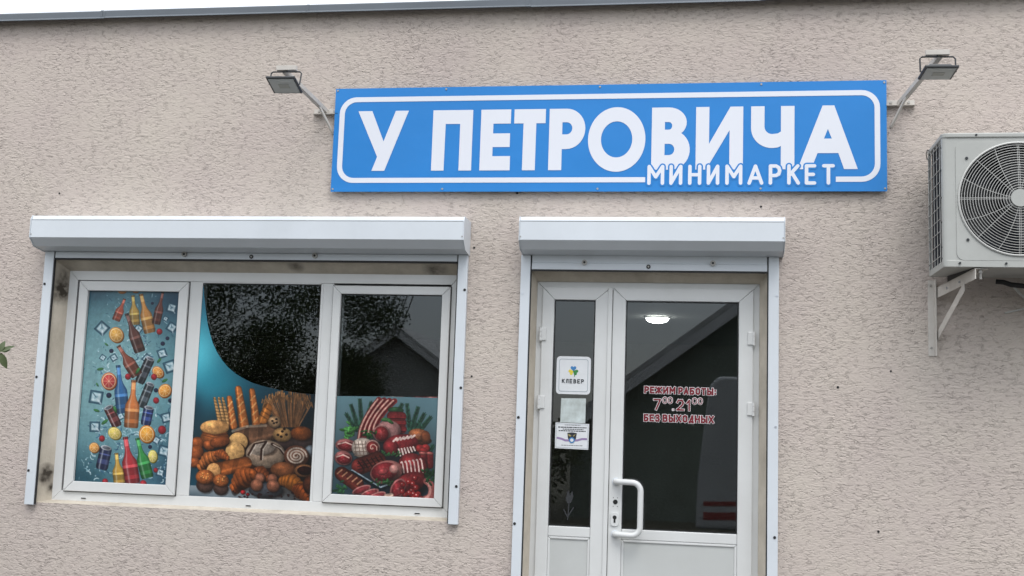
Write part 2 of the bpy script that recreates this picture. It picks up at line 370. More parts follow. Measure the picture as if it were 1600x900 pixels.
# ------------------------------------------------------------------ roller shutters
def shutter(x0, x1, g, zg, zt, dz, label, rivets, bolts, lockx):
    t = thing('roller_shutter', (x0, 0, zg), label, 'roller shutter')
    # housing profile in Y,Z
    zb, zf = 2.562+dz, 2.664+dz
    prof = [(-.002, zf+.024), (-.168, zf+.024), (-.176, zf+.004), (-.176, zf), (-.181, zf-.003), (-.181, zb), (-.132, zb-.043), (-.035, zb-.056), (-.002, zb-.056)]
    obj('housing', MB().prism(prof, x0+.004, x1-.004, 'x'), M['alu'], t, bevel=.0015)
    obj('seam', MB().box(x0+.006, x1-.006, -.1815, -.1765, zf-.0028, zf-.0006), M['sashgap'], t)
    cap = [(-.001, zf+.026), (-.170, zf+.026), (-.184, zf), (-.184, zb-.001), (-.134, zb-.046), (-.035, zb-.059), (-.001, zb-.059)]
    for a, b in ((x0, x0+.0035), (x1-.0035, x1)):
        c = obj('end_cap', MB().prism(cap, a, b, 'x'), M['alu'], t)
        xm = (a+b)/2+(.008 if a == x0 else -.008)
        obj('rivet', MB().cyl((xm, -.1835, zb+.018), (xm, -.180, zb+.018), .0035, 8), M['steel'], c)
    zz = zb-.057
    for (a, b, inner) in ((g[0], g[1], g[1]), (g[2], g[3], g[2])):
        r = obj('guide_rail', MB().box(a, b, -.030, -.001, zg, zz), M['alu'], t, bevel=.002)
        s = 1 if inner == b else -1
        p, q = sorted((inner+s*.0005, inner+s*.006)); obj('brush_seal', MB().box(p, q, -.024, -.010, zg+.004, zz-.001), M['gasket'], t)
    for (rx, rz, dark) in rivets:
        obj('plug' if dark else 'screw_head', MB().cyl((rx, -.0325, rz), (rx, -.029, rz), .0075 if dark else .006, 12), M['gasket'] if dark else M['screw'], t)
    sl = obj('bottom_slat', MB().prism([(-.026, zt), (-.026, zt+.034), (-.021, zt+.038), (-.021, zt+.095), (-.010, zt+.095), (-.010, zt)], g[1]+.007, g[2]-.007, 'x'), M['alu'], t, bevel=.001)
    obj('slat_gasket', MB().box(g[1]+.008, g[2]-.008, -.024, -.012, zt-.009, zt-.0005), M['gasket'], t)
    for (bx, bz) in bolts:
        s = obj('stop_bolt', MB().cyl((bx, -.040, bz), (bx, -.020, bz), .0145, 16), M['steel'], t, smooth=True)
        obj('bolt_socket', MB().cyl((bx, -.0415, bz), (bx, -.038, bz), .0065, 10), M['dark'], s)
    l = obj('lock_cylinder', MB().cyl((lockx[0], -.030, lockx[1]), (lockx[0], -.022, lockx[1]), .0115, 16), M['gasket'], t)
    obj('lock_core', MB().cyl((lockx[0], -.0315, lockx[1]), (lockx[0], -.029, lockx[1]), .005, 10), M['steel'], l)
    return t
shutter(-1.716, .804, (-1.703, -1.647, .746, .799), 1.058, 2.468, 0,
        'white roller shutter rolled up in a long housing above the wide poster window',
        [(-1.690, 2.314, 1), (-1.691, 1.777, 1), (-1.692, 1.248, 1), (.788, 2.312, 1), (.788, 1.781, 1), (.784, 1.258, 1)],
        [(-.843, 2.494), (-.07, 2.492)], (-.444, 2.484))
shutter(1.100, 2.475, (1.093, 1.145, 2.402, 2.455), .03, 2.430, .002,
        'white roller shutter rolled up in a short housing above the glazed door',
        [(1.106, 2.298, 0), (1.106, 1.633, 1), (1.104, 1.078, 1), (2.444, 2.303, 0), (2.441, 1.626, 0), (2.439, 1.069, 1)],
        [(1.437, 2.468), (2.115, 2.470)], (1.778, 2.449))

# ------------------------------------------------------------------ shop sign
SY = -.030
sg = thing('shop_sign', (0, SY, 2.856), 'long blue signboard with white Cyrillic lettering and white rounded border', 'sign')
obj('panel', MB().box(0, 3.0, SY, SY+.004, 2.856, 3.450), M['blue'], sg)
for bx in (.25, 1.1, 1.9, 2.75): obj('mounting_rail', MB().box(bx, bx+.04, SY+.0045, -.001, 2.89, 3.42), M['steel'], sg)
o = rrect(.030, 2.967, 2.906, 3.398, .095, 8); i = rrect(.060, 2.939, 2.934, 3.370, .068, 8)
def gapped(loop, z):
    # rotate the outline so that it starts right of the gap left for the small lettering and drop what lies inside it
    n_ = len(loop); k_ = max(range(n_), key=lambda j: loop[j][0]-loop[j][1]*50 if loop[j][1] < 3.0 else -1e9); L_ = loop[k_:]+loop[:k_]
    k_ = next(j for j in range(n_) if abs(loop[j][1]-z) < 1e-6 and loop[j][0] > 2.5); L_ = loop[k_:]+loop[:k_]
    return [(2.742, z)]+L_+[(1.752, z)]
obj('border_line', MB().flat([gapped(o, 2.906)+gapped(i, 2.934)[::-1]], SY-.0014), M['signwhite'], sg)
ZT, ZB = 3.317, 2.974
def letter(loops): obj('letter', MB().flat(loops, SY-.0014), M['signwhite'], sg)
letter([[(.139, ZT), (.220, ZT), (.293, 3.142), (.356, ZT), (.431, ZT), (.305, ZB), (.231, ZB), (.260, 3.054)][::-1]])
letter([[(.572, ZB), (.643, ZB), (.645, 3.238), (.727, 3.238), (.727, ZB), (.798, ZB), (.798, ZT), (.572, ZT)]])
letter([[(.844, ZB), (1.013, ZB), (1.013, 3.054), (.914, 3.054), (.914, 3.105), (1.009, 3.105), (1.009, 3.182), (.914, 3.182), (.914, 3.237), (1.011, 3.237), (1.011, ZT), (.844, ZT)]])
letter([[(1.081, ZB), (1.152, ZB), (1.153, 3.237), (1.204, 3.237), (1.204, ZT), (1.030, ZT), (1.030, 3.237), (1.082, 3.237)]])
def ell(cx, cz, rx, rz, a0, a1, n): return [(cx+rx*math.cos(R(a0+(a1-a0)*k/n)), cz+rz*math.sin(R(a0+(a1-a0)*k/n))) for k in range(n+1)]
letter([[(1.225, ZB), (1.297, ZB), (1.297, 3.091)]+ell(1.320, 3.204, .103, .113, -90, 90, 18)+[(1.225, ZT)],
        [(1.297, 3.173)]+ell(1.320, 3.207, .032, .034, -90, 90, 10)+[(1.297, 3.241)]])
letter([ell(1.594, 3.143, .155, .179, 0, 354, 59), ell(1.594, 3.143, .0845, .100, 0, 354, 59)])
letter([[(1.782, ZB)]+ell(1.885, 3.083, .101, .109, -90, 58, 14)+ell(1.872, 3.233, .096, .084, -40, 90, 12)+[(1.782, ZT)],
        ell(1.874, 3.215, .017, .021, -90, 90, 8)+[(1.852, 3.236), (1.852, 3.194)], ell(1.876, 3.085, .028, .031, -90, 90, 8)+[(1.852, 3.116), (1.852, 3.054)]])
letter([[(2.017, ZB), (2.072, ZB), (2.194, 3.188), (2.194, ZB), (2.265, ZB), (2.265, ZT), (2.198, ZT), (2.087, 3.114), (2.087, ZT), (2.017, ZT)]])
letter([[(2.461, ZB), (2.531, ZB), (2.531, ZT), (2.461, ZT), (2.461, 3.178), (2.445, 3.168), (2.416, 3.165)]+ell(2.416, 3.205, .040, .040, 270, 180, 6)[1:]+
        [(2.376, ZT), (2.306, ZT)]+ell(2.416, 3.199, .110, .110, 180, 270, 10)+[(2.445, 3.092), (2.461, 3.100)]])
letter([[(2.547, ZB), (2.617, ZB), (2.649, 3.060), (2.755, 3.060), (2.784, ZB), (2.853, ZB), (2.735, ZT), (2.675, ZT)], [(2.702, 3.190), (2.682, 3.138), (2.722, 3.138)]])

GL = {'М': [[(0,0),(0,1),(.5,.38),(1,1),(1,0)]], 'И': [[(0,1),(0,0),(1,1),(1,0)]], 'Н': [[(0,0),(0,1)],[(1,0),(1,1)],[(0,.5),(1,.5)]],
 'А': [[(0,0),(.5,1),(1,0)],[(.2,.3),(.8,.3)]], 'Р': [[(0,0),(0,1),(.6,1),(.9,.9),(1,.72),(.9,.53),(.6,.44),(0,.44)]], 'К': [[(0,0),(0,1)],[(.95,1),(.05,.46)],[(.3,.62),(1,0)]],
 'Е': [[(1,1),(0,1),(0,0),(1,0)],[(0,.5),(.85,.5)]], 'Т': [[(0,1),(1,1)],[(.5,1),(.5,0)]], 'О': [[(.5,1),(.12,.88),(0,.5),(.12,.12),(.5,0),(.88,.12),(1,.5),(.88,.88),(.5,1)]],
 'В': [[(0,0),(0,1),(.6,1),(.85,.9),(.85,.64),(.6,.54),(0,.54)],[(.6,.54),(.95,.42),(.95,.1),(.65,0),(0,0)]], 'Ж': [[(.5,0),(.5,1)],[(0,1),(.45,.5),(0,0)],[(1,1),(.55,.5),(1,0)]],
 'Б': [[(.9,1),(0,1),(0,0),(.65,0),(.95,.12),(.95,.42),(.65,.55),(0,.55)]], 'Ы': [[(0,1),(0,0),(.4,0),(.6,.12),(.6,.42),(.4,.55),(0,.55)],[(1,0),(1,1)]], 'Х': [[(0,0),(1,1)],[(0,1),(1,0)]],
 'З': [[(0,.85),(.3,1),(.75,1),(.9,.78),(.7,.55),(.35,.53)],[(.7,.55),(1,.3),(.75,0),(.25,0),(0,.15)]], 'Д': [[(0,-.12),(0,.0),(1,.0),(1,-.12)],[(.1,0),(.75,1),(.85,1),(.85,0)]],
 'Л': [[(0,0),(.15,.08),(.3,1),(1,1),(1,0)]], '7': [[(0,1),(1,1),(.35,0)]], '2': [[(0,.78),(.2,1),(.75,1),(.95,.75),(.75,.48),(0,0),(1,0)]], '1': [[(.05,.72),(.65,1),(.65,0)]],
 '0': [[(.5,1),(.1,.85),(0,.5),(.1,.15),(.5,0),(.9,.15),(1,.5),(.9,.85),(.5,1)]], ':': [[(.3,.12),(.3,.13)],[(.3,.66),(.3,.67)]], '.': [[(.5,.1),(.5,.12)]]}
def stroke(mb, lines, hw, Y, step=.00003, rnd_=True):
    k = 0
    for pl in lines:
        for a, b in zip(pl, pl[1:]):
            A, B = Vector(a), Vector(b); d = (B-A); d = d.normalized() if d.length > 1e-9 else Vector((1, 0)); n = Vector((-d.y, d.x))*hw; e = Vector((0, 0)) if rnd_ else d*hw
            y = Y-k*step; k += 1
            q = [A-e-n, B+e-n, B+e+n, A-e+n]; mb.add([(p.x, y, p.y) for p in q], [(0, 1, 2, 3)])
        if rnd_:
            for p in pl:
                y = Y-k*step; k += 1
                mb.add([(p[0]+hw*math.cos(2*math.pi*j/12), y, p[1]+hw*math.sin(2*math.pi*j/12)) for j in range(12)], [tuple(range(12))])
    return mb
def glyph(ch, x0, x1, z0, z1): return [[(x0+p[0]*(x1-x0), z0+p[1]*(z1-z0)) for p in pl] for pl in GL[ch]]
def text(chars, spans, z0, z1, hw, Y, mat, par, hwo=0, mato=None, rnd_=True):
    for ch, (a, b) in zip(chars, spans):
        g = glyph(ch, a+hw, b-hw, z0+hw, z1-hw)
        if hwo: obj('letter_outline', stroke(MB(), g, hwo, Y, rnd_=rnd_), mato, par)
        obj('letter', stroke(MB(), g, hw, Y-.0009, rnd_=rnd_), mat, par)
xs = (1.763, 1.853, 1.880, 1.949, 1.979, 2.049, 2.077, 2.143, 2.174, 2.263, 2.289, 2.372, 2.399, 2.465, 2.494, 2.560, 2.584, 2.643, 2.672, 2.737)
text('МИНИМАРКЕТ', list(zip(xs[::2], xs[1::2])), 2.891, 3.001, .0092, SY-.0018, M['signwhite'], sg, .0175, M['blue'])
for sx in (.012, .640, 1.497, 2.358, 2.989):
    for sz in (3.438, 2.871): obj('screw_head', MB().cyl((sx, SY-.003, sz), (sx, SY+.001, sz), .0055, 10), M['steel'], sg)

# ------------------------------------------------------------------ floodlights
def floodlight(base, cx, cz, cy, tilt, yaw, side, label):
    t = thing('floodlight', (base[0], 0, base[1]), label, 'floodlight', 'floodlights beside the sign')
    bx, bz = base
    wp = MB().box(bx-.075, bx+.075, -.004, -.0005, bz-.004, bz+.030); wp.box(bx-.075, bx+.075, -.030, -.004, bz-.004, bz-.001)
    obj('wall_plate', wp, M['bracketpaint'], t)
    for dx in (-.045, .045): obj('bolt', MB().cyl((bx+dx, -.012, bz+.016), (bx+dx, -.003, bz+.016), .007, 6), M['steel'], t)
    Rm = Matrix.Rotation(R(yaw), 3, 'Z') @ Matrix.Rotation(R(tilt), 3, 'X'); C = Vector((cx, cy, cz))
    S = Vector((bx, -.006, bz+.012)); E = C+Rm @ Vector((-side*.012, .004, .094)); d = (E-S)
    # square arm
    def sq(a, b, w, name, mat):
        a, b = Vector(a), Vector(b); ax = (b-a).normalized(); n = ax.cross(Vector((0, 0, 1))).normalized(); m = n.cross(ax); vs = []
        for p in (a, b): vs += [p+n*w+m*w, p-n*w+m*w, p-n*w-m*w, p+n*w-m*w]
        return obj(name, MB().add(vs, [(0,1,2,3),(7,6,5,4),(0,4,5,1),(1,5,6,2),(2,6,7,3),(3,7,4,0)]), mat, t, bevel=.0015)
    sq(S, E, .0125, 'arm', M['bracketpaint'])
    sq(S+d*.22, Vector((bx+side*.045, -.004, bz-.115)), .006, 'strut', M['bracketpaint'])
    def place(mb): mb.v = [tuple(C+Rm @ Vector(p)) for p in mb.v]; return mb
    w, l = .079, .075
    h = MB().add([(-w,-l,0),(w,-l,0),(w,l,0),(-w,l,0),(-w,-l,.012),(w,-l,.012),(w,l,.012),(-w,l,.012)], [(0,3,2,1),(0,1,5,4),(1,2,6,5),(2,3,7,6),(3,0,4,7),(4,5,6,7)])
    obj('housing', place(h), M['lampblack'], t, bevel=.003)
    b = MB().add([(-.06,-.055,.0125),(.06,-.055,.0125),(.06,.055,.0125),(-.06,.055,.0125),(-.05,-.045,.030),(.05,-.045,.030),(.05,.045,.030),(-.05,.045,.030)], [(0,3,2,1),(0,1,5,4),(1,2,6,5),(2,3,7,6),(3,0,4,7),(4,5,6,7)])
    obj('heat_sink', place(b), M['lampblack'], t, bevel=.002)
    g = w-.011; q = l-.011
    le = obj('lens', place(MB().box(-g, g, -q, q, -.0025, .001)), M['lens'], t)
    obj('led_board', place(MB().box(-.028, .028, -.02, .02, -.0034, -.0027)), M['led'], le)
    yk = MB().tube([(-w-.004, 0, .008), (-w-.004, .002, .078), (-w+.006, .002, .088), (w-.006, .002, .088), (w+.004, .002, .078), (w+.004, 0, .008)], .004, 6)
    obj('yoke', place(yk), M['lampblack'], t)
    top = C+Rm @ Vector((0, .002, .092)); a, bq = top-Vector((.055, 0, 0)), top+Vector((.055, 0, 0))
    sq(a+Vector((0, 0, .016)), bq+Vector((0, 0, .016)), .0125, 'mounting_bar', M['bracketpaint'])
    obj('yoke_bolt', MB().cyl(top-Vector((0, 0, .006)), top+Vector((0, 0, .032)), .004, 8), M['lampblack'], t)
CL = at(444, 134, -.485)
floodlight((-.056, 3.310), CL.x, CL.z, CL.y, -16, 2, 1, 'black square floodlight on an angled arm beside the letter-start end of the sign')
CR = at(1466, 115, -.485)
floodlight((3.070, 3.318), CR.x, CR.z, CR.y, -6, 3, -1, 'black square floodlight on an angled arm between the sign and the air conditioner')

# ------------------------------------------------------------------ air conditioner outdoor unit
AX0, AX1, AF, AB, AZ0, AZ1 = 3.190, 4.04, -.456, -.100, 2.402, 3.050
ac = thing('air_conditioner', (AX0, AB, AZ0), 'white outdoor air conditioner unit with round fan grille on wall brackets', 'air conditioner')
fc = (3.533, 2.728); FR = .276
def circ(c, r, n): return [(c[0]+r*math.cos(2*math.pi*k/n), c[1]+r*math.sin(2*math.pi*k/n)) for k in range(n)]
hole = circ(fc, FR-.006, 72)
obj('front_panel', MB().plate([[(AX0+.020, AZ0+.004), (AX1, AZ0+.004), (AX1, AZ1-.022), (AX0+.020, AZ1-.022)], hole], AF+.0035, AF+.010), M['acwhite'], ac)
obj('raised_panel', MB().plate([rrect(3.250, 3.83, AZ0+.030, AZ1-.046, .035, 6), circ(fc, FR, 72)], AF, AF+.0033), M['acwhite'], ac, bevel=.0018)
cor = MB(); pf = [(AX0+.020, AF+.0035)]+[(AX0+.020-.020*math.sin(R(a)), AF+.0235-.020*math.cos(R(a))) for a in range(0, 91, 15)]+[(AX0, AF+.042), (AX0+.004, AF+.042), (AX0+.004, AF+.026), (AX0+.022, AF+.008)]
cor.prism(pf, AZ0+.004, AZ1-.022, 'z'); obj('corner_panel', cor, M['acwhite'], ac, smooth=True)
obj('rear_post', MB().box(AX0, AX0+.012, AB-.018, AB, AZ0+.004, AZ1-.022), M['acwhite'], ac)
lid = [(AX0-.003, AB+.003), (AX0-.003, AF+.026)]+[(AX0+.025-.028*math.cos(R(a)), AF+.026-.029*math.sin(R(a))) for a in range(15, 91, 15)]+[(AX1+.003, AF-.003), (AX1+.003, AB+.003)]
obj('top_lid', MB().prism(lid, AZ1-.024, AZ1, 'z'), M['acwhite'], ac, bevel=.006, seg=3)
tray = [(AX0+.001, AB), (AX0+.001, AF+.026)]+[(AX0+.025-.024*math.cos(R(a)), AF+.026-.025*math.sin(R(a))) for a in range(15, 91, 15)]+[(AX1, AF+.001), (AX1, AB)]
obj('base_tray', MB().prism(tray, AZ0-.002, AZ0+.030, 'z'), M['acwhite'], ac, bevel=.002)
obj('body_core', MB().box(AX0+.055, AX1-.004, AF+.24, AB-.004, AZ0+.032, AZ1-.028), M['coil'], ac)
obj('side_panel', MB().box(AX1-.008, AX1-.001, AF+.012, AB, AZ0+.032, AZ1-.026), M['acwhite'], ac)
cm = MB()
for k in range(66):
    y = AF+.046+k*.0044
    if y < AB-.02: cm.box(AX0+.016, AX0+.05, y, y+.0012, AZ0+.032, AZ1-.026)
cm.box(AX0+.030, AX0+.05, AF+.044, AB-.006, AZ0+.031, AZ1-.025)
obj('coil_fins', cm, M['coil'], ac, kind='stuff')
gm = MB()
for y in np.linspace(AF+.060, AB-.022, 5): gm.cyl((AX0-.002, y, AZ0+.02), (AX0-.002, y, AZ1-.03), .0019, 6)
for z in np.linspace(AZ0+.055, AZ1-.05, 10): gm.cyl((AX0-.006, AF+.040, z), (AX0-.006, AB-.004, z), .0018, 6)
obj('side_guard', gm, M['wire'], ac)
obj('lifting_loop', MB().tube([(AX0-.004, AB-.01, AZ1-.05), (AX0-.012, AB-.02, AZ1-.02), (AX0-.010, AB-.045, AZ1-.005), (AX0+.002, AB-.07, AZ1-.024)], .0022, 6), M['lampblack'], ac)
for (sx, sz) in ((3.300, 2.925), (3.300, 2.530)): obj('screw', MB().cyl((sx, AF-.005, sz), (sx, AF+.001, sz), .007, 10), M['lampblack'], ac)
for (sx, sz) in ((3.345, AZ1-.011), (3.262, AZ0+.016), (3.47, AZ0+.016)): obj('screw', MB().cyl((sx, AF-.006, sz), (sx, AF+.002, sz), .0055, 10), M['lampblack'], ac)
for sz in (2.985, 2.875, 2.74, 2.62, 2.50, 2.445): obj('screw', MB().cyl((AX0-.004, AF+.034, sz), (AX0+.001, AF+.034, sz), .005, 8), M['lampblack'], ac)
# fan, shroud and domed wire grille
sh = MB(); n = 48
for k in range(n):
    a0, a1 = 2*math.pi*k/n, 2*math.pi*(k+1)/n
    sh.add([(fc[0]+(FR-.008)*math.cos(a), y, fc[1]+(FR-.008)*math.sin(a)) for y, a in ((AF+.004, a0), (AF+.004, a1), (AF+.16, a1), (AF+.16, a0))], [(0, 1, 2, 3)])
obj('fan_shroud', sh, M['coil'], ac)
fb = MB().cyl((fc[0], AF+.04, fc[1]), (fc[0], AF+.12, fc[1]), .055, 24)
for k in range(3):
    ph = R(25+120*k); vs = []
    for jr in range(7):
        r = .05+(.255-.05)*jr/6
        for ja in range(7):
            f = ja/6; a = ph+R(70*f+14*jr/6); vs.append((fc[0]+r*math.cos(a), AF+.05+.075*f, fc[1]+r*math.sin(a)))
    fb.add(vs, [(i*7+j, i*7+j+1, (i+1)*7+j+1, (i+1)*7+j) for i in range(6) for j in range(6)])
M['fan'] = material('grey_fan_plastic', (.035, .036, .038, 1), .5)
obj('fan', fb, M['fan'], ac, smooth=True)
def dome(r): return AF-.003-.020*(1-(r/FR)**2)
gr = MB(); NR = 19
for k in range(NR):
    r = .050+(FR-.004-.050)*k/(NR-1)
    gr.tube([(fc[0]+r*math.cos(2*math.pi*j/64), dome(r), fc[1]+r*math.sin(2*math.pi*j/64)) for j in range(64)], .0014 if k < NR-1 else .005, 5, closed=True)
for k in range(16):
    a = 2*math.pi*k/16; curved = k % 2
    for off in ((-.0035, .0035) if k % 4 == 0 else (0,)):
        pts = []
        for j in range(9):
            r = .042+(FR-.042)*j/8; aa = a+(.22*(1-j/8)*curved)
            pts.append((fc[0]+r*math.cos(aa)-off*math.sin(aa), dome(r)+.0045, fc[1]+r*math.sin(aa)+off*math.cos(aa)))
        gr.tube(pts, .0016, 5)
obj('fan_grille', gr, M['wire'], ac, smooth=True)
obj('grille_hub', MB().cyl((fc[0], dome(.03)-.004, fc[1]), (fc[0], dome(.03)+.006, fc[1]), .042, 32), M['acwhite'], ac, smooth=True)

# brackets carrying the unit
def bracket(dx, label):
    t = thing('wall_bracket', (3.215+dx, 0, 2.0), label, 'bracket', 'brackets under the air conditioner')
    def bar(name, pts4a, pts4b):
        return obj(name, MB().add([Vector(p)+Vector((dx, 0, 0)) for p in pts4a+pts4b], [(0,1,2,3),(7,6,5,4),(0,4,5,1),(1,5,6,2),(2,6,7,3),(3,7,4,0)]), M['bracketpaint'], t, bevel=.001)
    up = MB().box(3.200+dx, 3.236+dx, -.0045, -.0005, 2.008, 2.396); up.box(3.232+dx, 3.236+dx, -.036, -.0046, 2.008, 2.396)
    obj('upright', up, M['bracketpaint'], t)
    A, B = Vector((3.238, -.010, 2.352)), Vector((3.332, -.448, 2.392)); w = Vector((.0045, 0, 0)); h = Vector((0, 0, -.050))
    bar('arm_web', [A, A+w, A+w+h, A+h], [B, B+w, B+w+h*.95, B+h*.95])
    f = Vector((.045, .01, 0)); k = Vector((0, 0, .0042))
    bar('arm_flange', [A+k*.1, A+f+k*.1, A+f+k*1.1, A+k*1.1], [B+k*.1, B+f*1.4+k*.1, B+f*1.4+k*1.1, B+k*1.1])
    C, D = Vector((3.2385, -.006, 2.125)), Vector((3.305, -.335, 2.345)); v = Vector((0, -.002, -.046))
    bar('brace', [C, C+w*.8, C+w*.8+v, C+v], [D, D+w*.8, D+w*.8+v, D+v])
    for z in (2.37, 2.05): obj('wall_bolt', MB().cyl((3.214+dx, -.010, z), (3.214+dx, -.004, z), .006, 6), M['steel'], t)
    for q in (.30, .62): 
        p = A.lerp(B, q)+Vector((dx+.0, -.002, -.025)); obj('web_bolt', MB().cyl((p.x-.005, p.y, p.z), (p.x+.001, p.y, p.z), .006, 6), M['screw'], t)
    p = B+Vector((dx+.030, .028, 0)); obj('foot_bolt', MB().cyl((p.x, p.y, p.z-.045), (p.x, p.y, p.z+.004), .007, 8), M['steel'], t)
    obj('foot_nut', MB().cyl((p.x, p.y, p.z-.016), (p.x, p.y, p.z-.004), .013, 6), M['steel'], t)
    p0, p1 = A.lerp(B, .30)+Vector((dx+.002, 0, .006)), A.lerp(B, .97)+Vector((dx+.002, 0, .006))
    rp = [p0, p0+Vector((.036, 0, 0)), p1+Vector((.036, 0, 0)), p1]
    obj('rubber_pad', MB().add([tuple(p) for p in rp]+[(p.x, p.y, 2.3995) for p in rp], [(0,3,2,1),(4,5,6,7),(0,1,5,4),(1,2,6,5),(2,3,7,6),(3,0,4,7)]), M['gasket'], t)
bracket(0, 'beige steel bracket with diagonal brace under the coil end of the air conditioner')
bracket(.56, 'beige steel bracket under the far end of the air conditioner')
pp = [at(1556, 440, -.16), at(1568, 441, -.17), at(1580, 445, -.18), at(1600, 447, -.19), at(1640, 462, -.18), at(1680, 520, -.06), at(1690, 600, .03)]
tag(obj('drain_pipe', MB().tube(pp, .013, 10), M['gasket'], base=tuple(pp[0]), smooth=True), 'black insulated pipe running under the air conditioner', 'pipe')
pc = [at(1583, 447, -.10), at(1592, 457, -.07), at(1602, 466, -.05), at(1640, 500, -.02), at(1660, 620, .01)]
tag(obj('power_cable', MB().tube(pc, .0065, 8), M['wire'], base=tuple(pc[0]), smooth=True), 'thin pale cable hanging below the air conditioner pipe', 'cable')
pw = [at(1570, 489, -.012), at(1580, 487, -.016), at(1602, 482, -.016), at(1640, 478, -.003)]
tag(obj('wall_cable', MB().tube(pw, .0045, 8), M['wire'], base=tuple(pw[0]), smooth=True), 'short grey cable end fixed flat on the wall below the air conditioner', 'cable')

# ------------------------------------------------------------------ printed films: painted into pixel arrays here
class Canvas:
    def __init__(s, W_, H_, TL, TR, BL):
        s.W, s.H = W_, H_; TL, TR, BL = map(np.array, (TL, TR, BL)); s.e = np.array(TR-TL, float); s.g = np.array(BL-TL, float); s.o = np.array(TL, float)
        a, b = np.meshgrid((np.arange(W_)+.5)/W_, (np.arange(H_)+.5)/H_)
        s.S, s.T = a, b; s.X = s.o[0]+a*s.e[0]+b*s.g[0]; s.Y = s.o[1]+a*s.e[1]+b*s.g[1]; s.im = np.zeros((H_, W_, 3))
        s.inv = np.linalg.inv(np.array([s.e, s.g]).T); s.px = math.hypot(*s.e)/W_; s.rg = np.random.default_rng(3); s.k = 1.0; s.shadow = 0; s.marble = False; s.bg = None; s.dark = (18, 10, 10)
    def win(s, x0, x1, y0, y1):
        st = [s.inv @ (np.array(p)-s.o) for p in ((x0, y0), (x1, y0), (x0, y1), (x1, y1))]
        a = [p[0]*s.W for p in st]; b = [p[1]*s.H for p in st]
        i0, i1 = max(0, int(min(b))-2), min(s.H, int(max(b))+3); j0, j1 = max(0, int(min(a))-2), min(s.W, int(max(a))+3)
        return (slice(i0, max(i0, i1)), slice(j0, max(j0, j1)))
    def put(s, sl, a, col):
        a = np.clip(a, 0, 1)[..., None]; s.im[sl] = s.im[sl]*(1-a)+np.asarray(col)*a
    def el(s, x, y, rx, ry, col, ang=0, lo=.45, hi=.25, alpha=1, rim=None, grain=0):
        rx *= s.k; ry *= s.k; m = max(rx, ry)*1.3+2; sl = s.win(x-m, x+m, y-m, y+m); dx, dy = s.X[sl]-x, s.Y[sl]-y; c, n = math.cos(R(ang)), math.sin(R(ang))
        if s.shadow and min(rx, ry)*s.shadow > 2.5*s.px:
            dd = np.hypot((dx-.10*rx)/(rx*1.12), (dy-.14*ry)/(ry*1.14)); s.put(sl, np.clip((1-dd)*4, 0, 1)*.55, s.dark)
        u, v = (dx*c+dy*n)/rx, (-dx*n+dy*c)/ry; d = np.hypot(u, v); a = np.clip((1-d)*min(rx, ry)/s.px+.5, 0, 1)*alpha
        gx, gy = dx/rx, dy/ry
        l = lo+(1-lo)*np.sqrt(np.clip(1-d*d*.9, 0, 1))-.18*gy-.08*gx; l = l+hi*np.exp(-((gx+.3)**2+(gy+.4)**2)/.12)
        if grain: l = l*(1+grain*s.rg.standard_normal(l.shape))
        cc = np.array(col)[None, None]*l[..., None]
        if rim is not None: cc = np.where((d > .82)[..., None], np.array(rim)*np.ones_like(cc), cc)
        s.put(sl, a, np.clip(cc, 0, 255))
        if s.marble and grain and min(rx, ry) > 14:          # fat marbling
            for k in range(int(rx*ry/130)):
                q, w_ = s.rg.uniform(0, 6.28), s.rg.uniform(0, .8); px_, py_ = x+rx*w_*math.cos(q)*.8, y+ry*w_*math.sin(q)*.8; q2 = s.rg.uniform(0, 6.28)
                s.line([(px_, py_), (px_+9*math.cos(q2), py_+6*math.sin(q2))], 1.3, (216, 150, 142), .45)
    def cap(s, x0, y0, x1, y1, r0, r1, col, lo=.4, hi=.3, alpha=1, stripe=None):
        m = max(r0, r1)+2; sl = s.win(min(x0, x1)-m, max(x0, x1)+m, min(y0, y1)-m, max(y0, y1)+m)
        L = math.hypot(x1-x0, y1-y0)+1e-6; ux, uy = (x1-x0)/L, (y1-y0)/L; dx, dy = s.X[sl]-x0, s.Y[sl]-y0
        t = np.clip((dx*ux+dy*uy)/L, 0, 1); ex, ey = dx-t*L*ux, dy-t*L*uy; r = r0+(r1-r0)*t; d = np.hypot(ex, ey)/r; side = (-dx*uy+dy*ux)/r
        a = np.clip((1-d)*r/s.px+.5, 0, 1)*alpha; l = lo+(1-lo)*np.sqrt(np.clip(1-d*d, 0, 1))+hi*np.exp(-(side-.35)**2/.03)
        if stripe: l = l*(1-stripe[1]*(np.sin(t*L/stripe[0]*math.pi*2+side*1.4) > .45))
        s.put(sl, a, np.clip(np.array(col)[None, None]*l[..., None], 0, 255))
    def line(s, pts, r, col, alpha=1):
        for a, b in zip(pts, pts[1:]): s.cap(*a, *b, r, r, col, 1, 0, alpha)
    def turned(s, x0, y0, x1, y1, w, prof, col, cols=None, edge=.45, hi=.5):
        L = math.hypot(x1-x0, y1-y0); m = w+2; sl = s.win(min(x0, x1)-m, max(x0, x1)+m, min(y0, y1)-m, max(y0, y1)+m); ux, uy = (x1-x0)/L, (y1-y0)/L
        dx, dy = s.X[sl]-x0, s.Y[sl]-y0; t = (dx*ux+dy*uy)/L; q = -dx*uy+dy*ux; r = np.interp(t, [p[0] for p in prof], [p[1]*w for p in prof]); e = q/np.maximum(r, 1e-3)
        a = np.clip((r-np.abs(q))/s.px+.5, 0, 1)*np.clip(t*L/s.px+.5, 0, 1)*np.clip((1-t)*L/s.px+.5, 0, 1)
        c = np.array(col, float)[None, None]*np.ones(t.shape+(1,))
        for (t0, t1, cc) in (cols or []): c = np.where(((t > t0) & (t < t1))[..., None], np.array(cc, float), c)
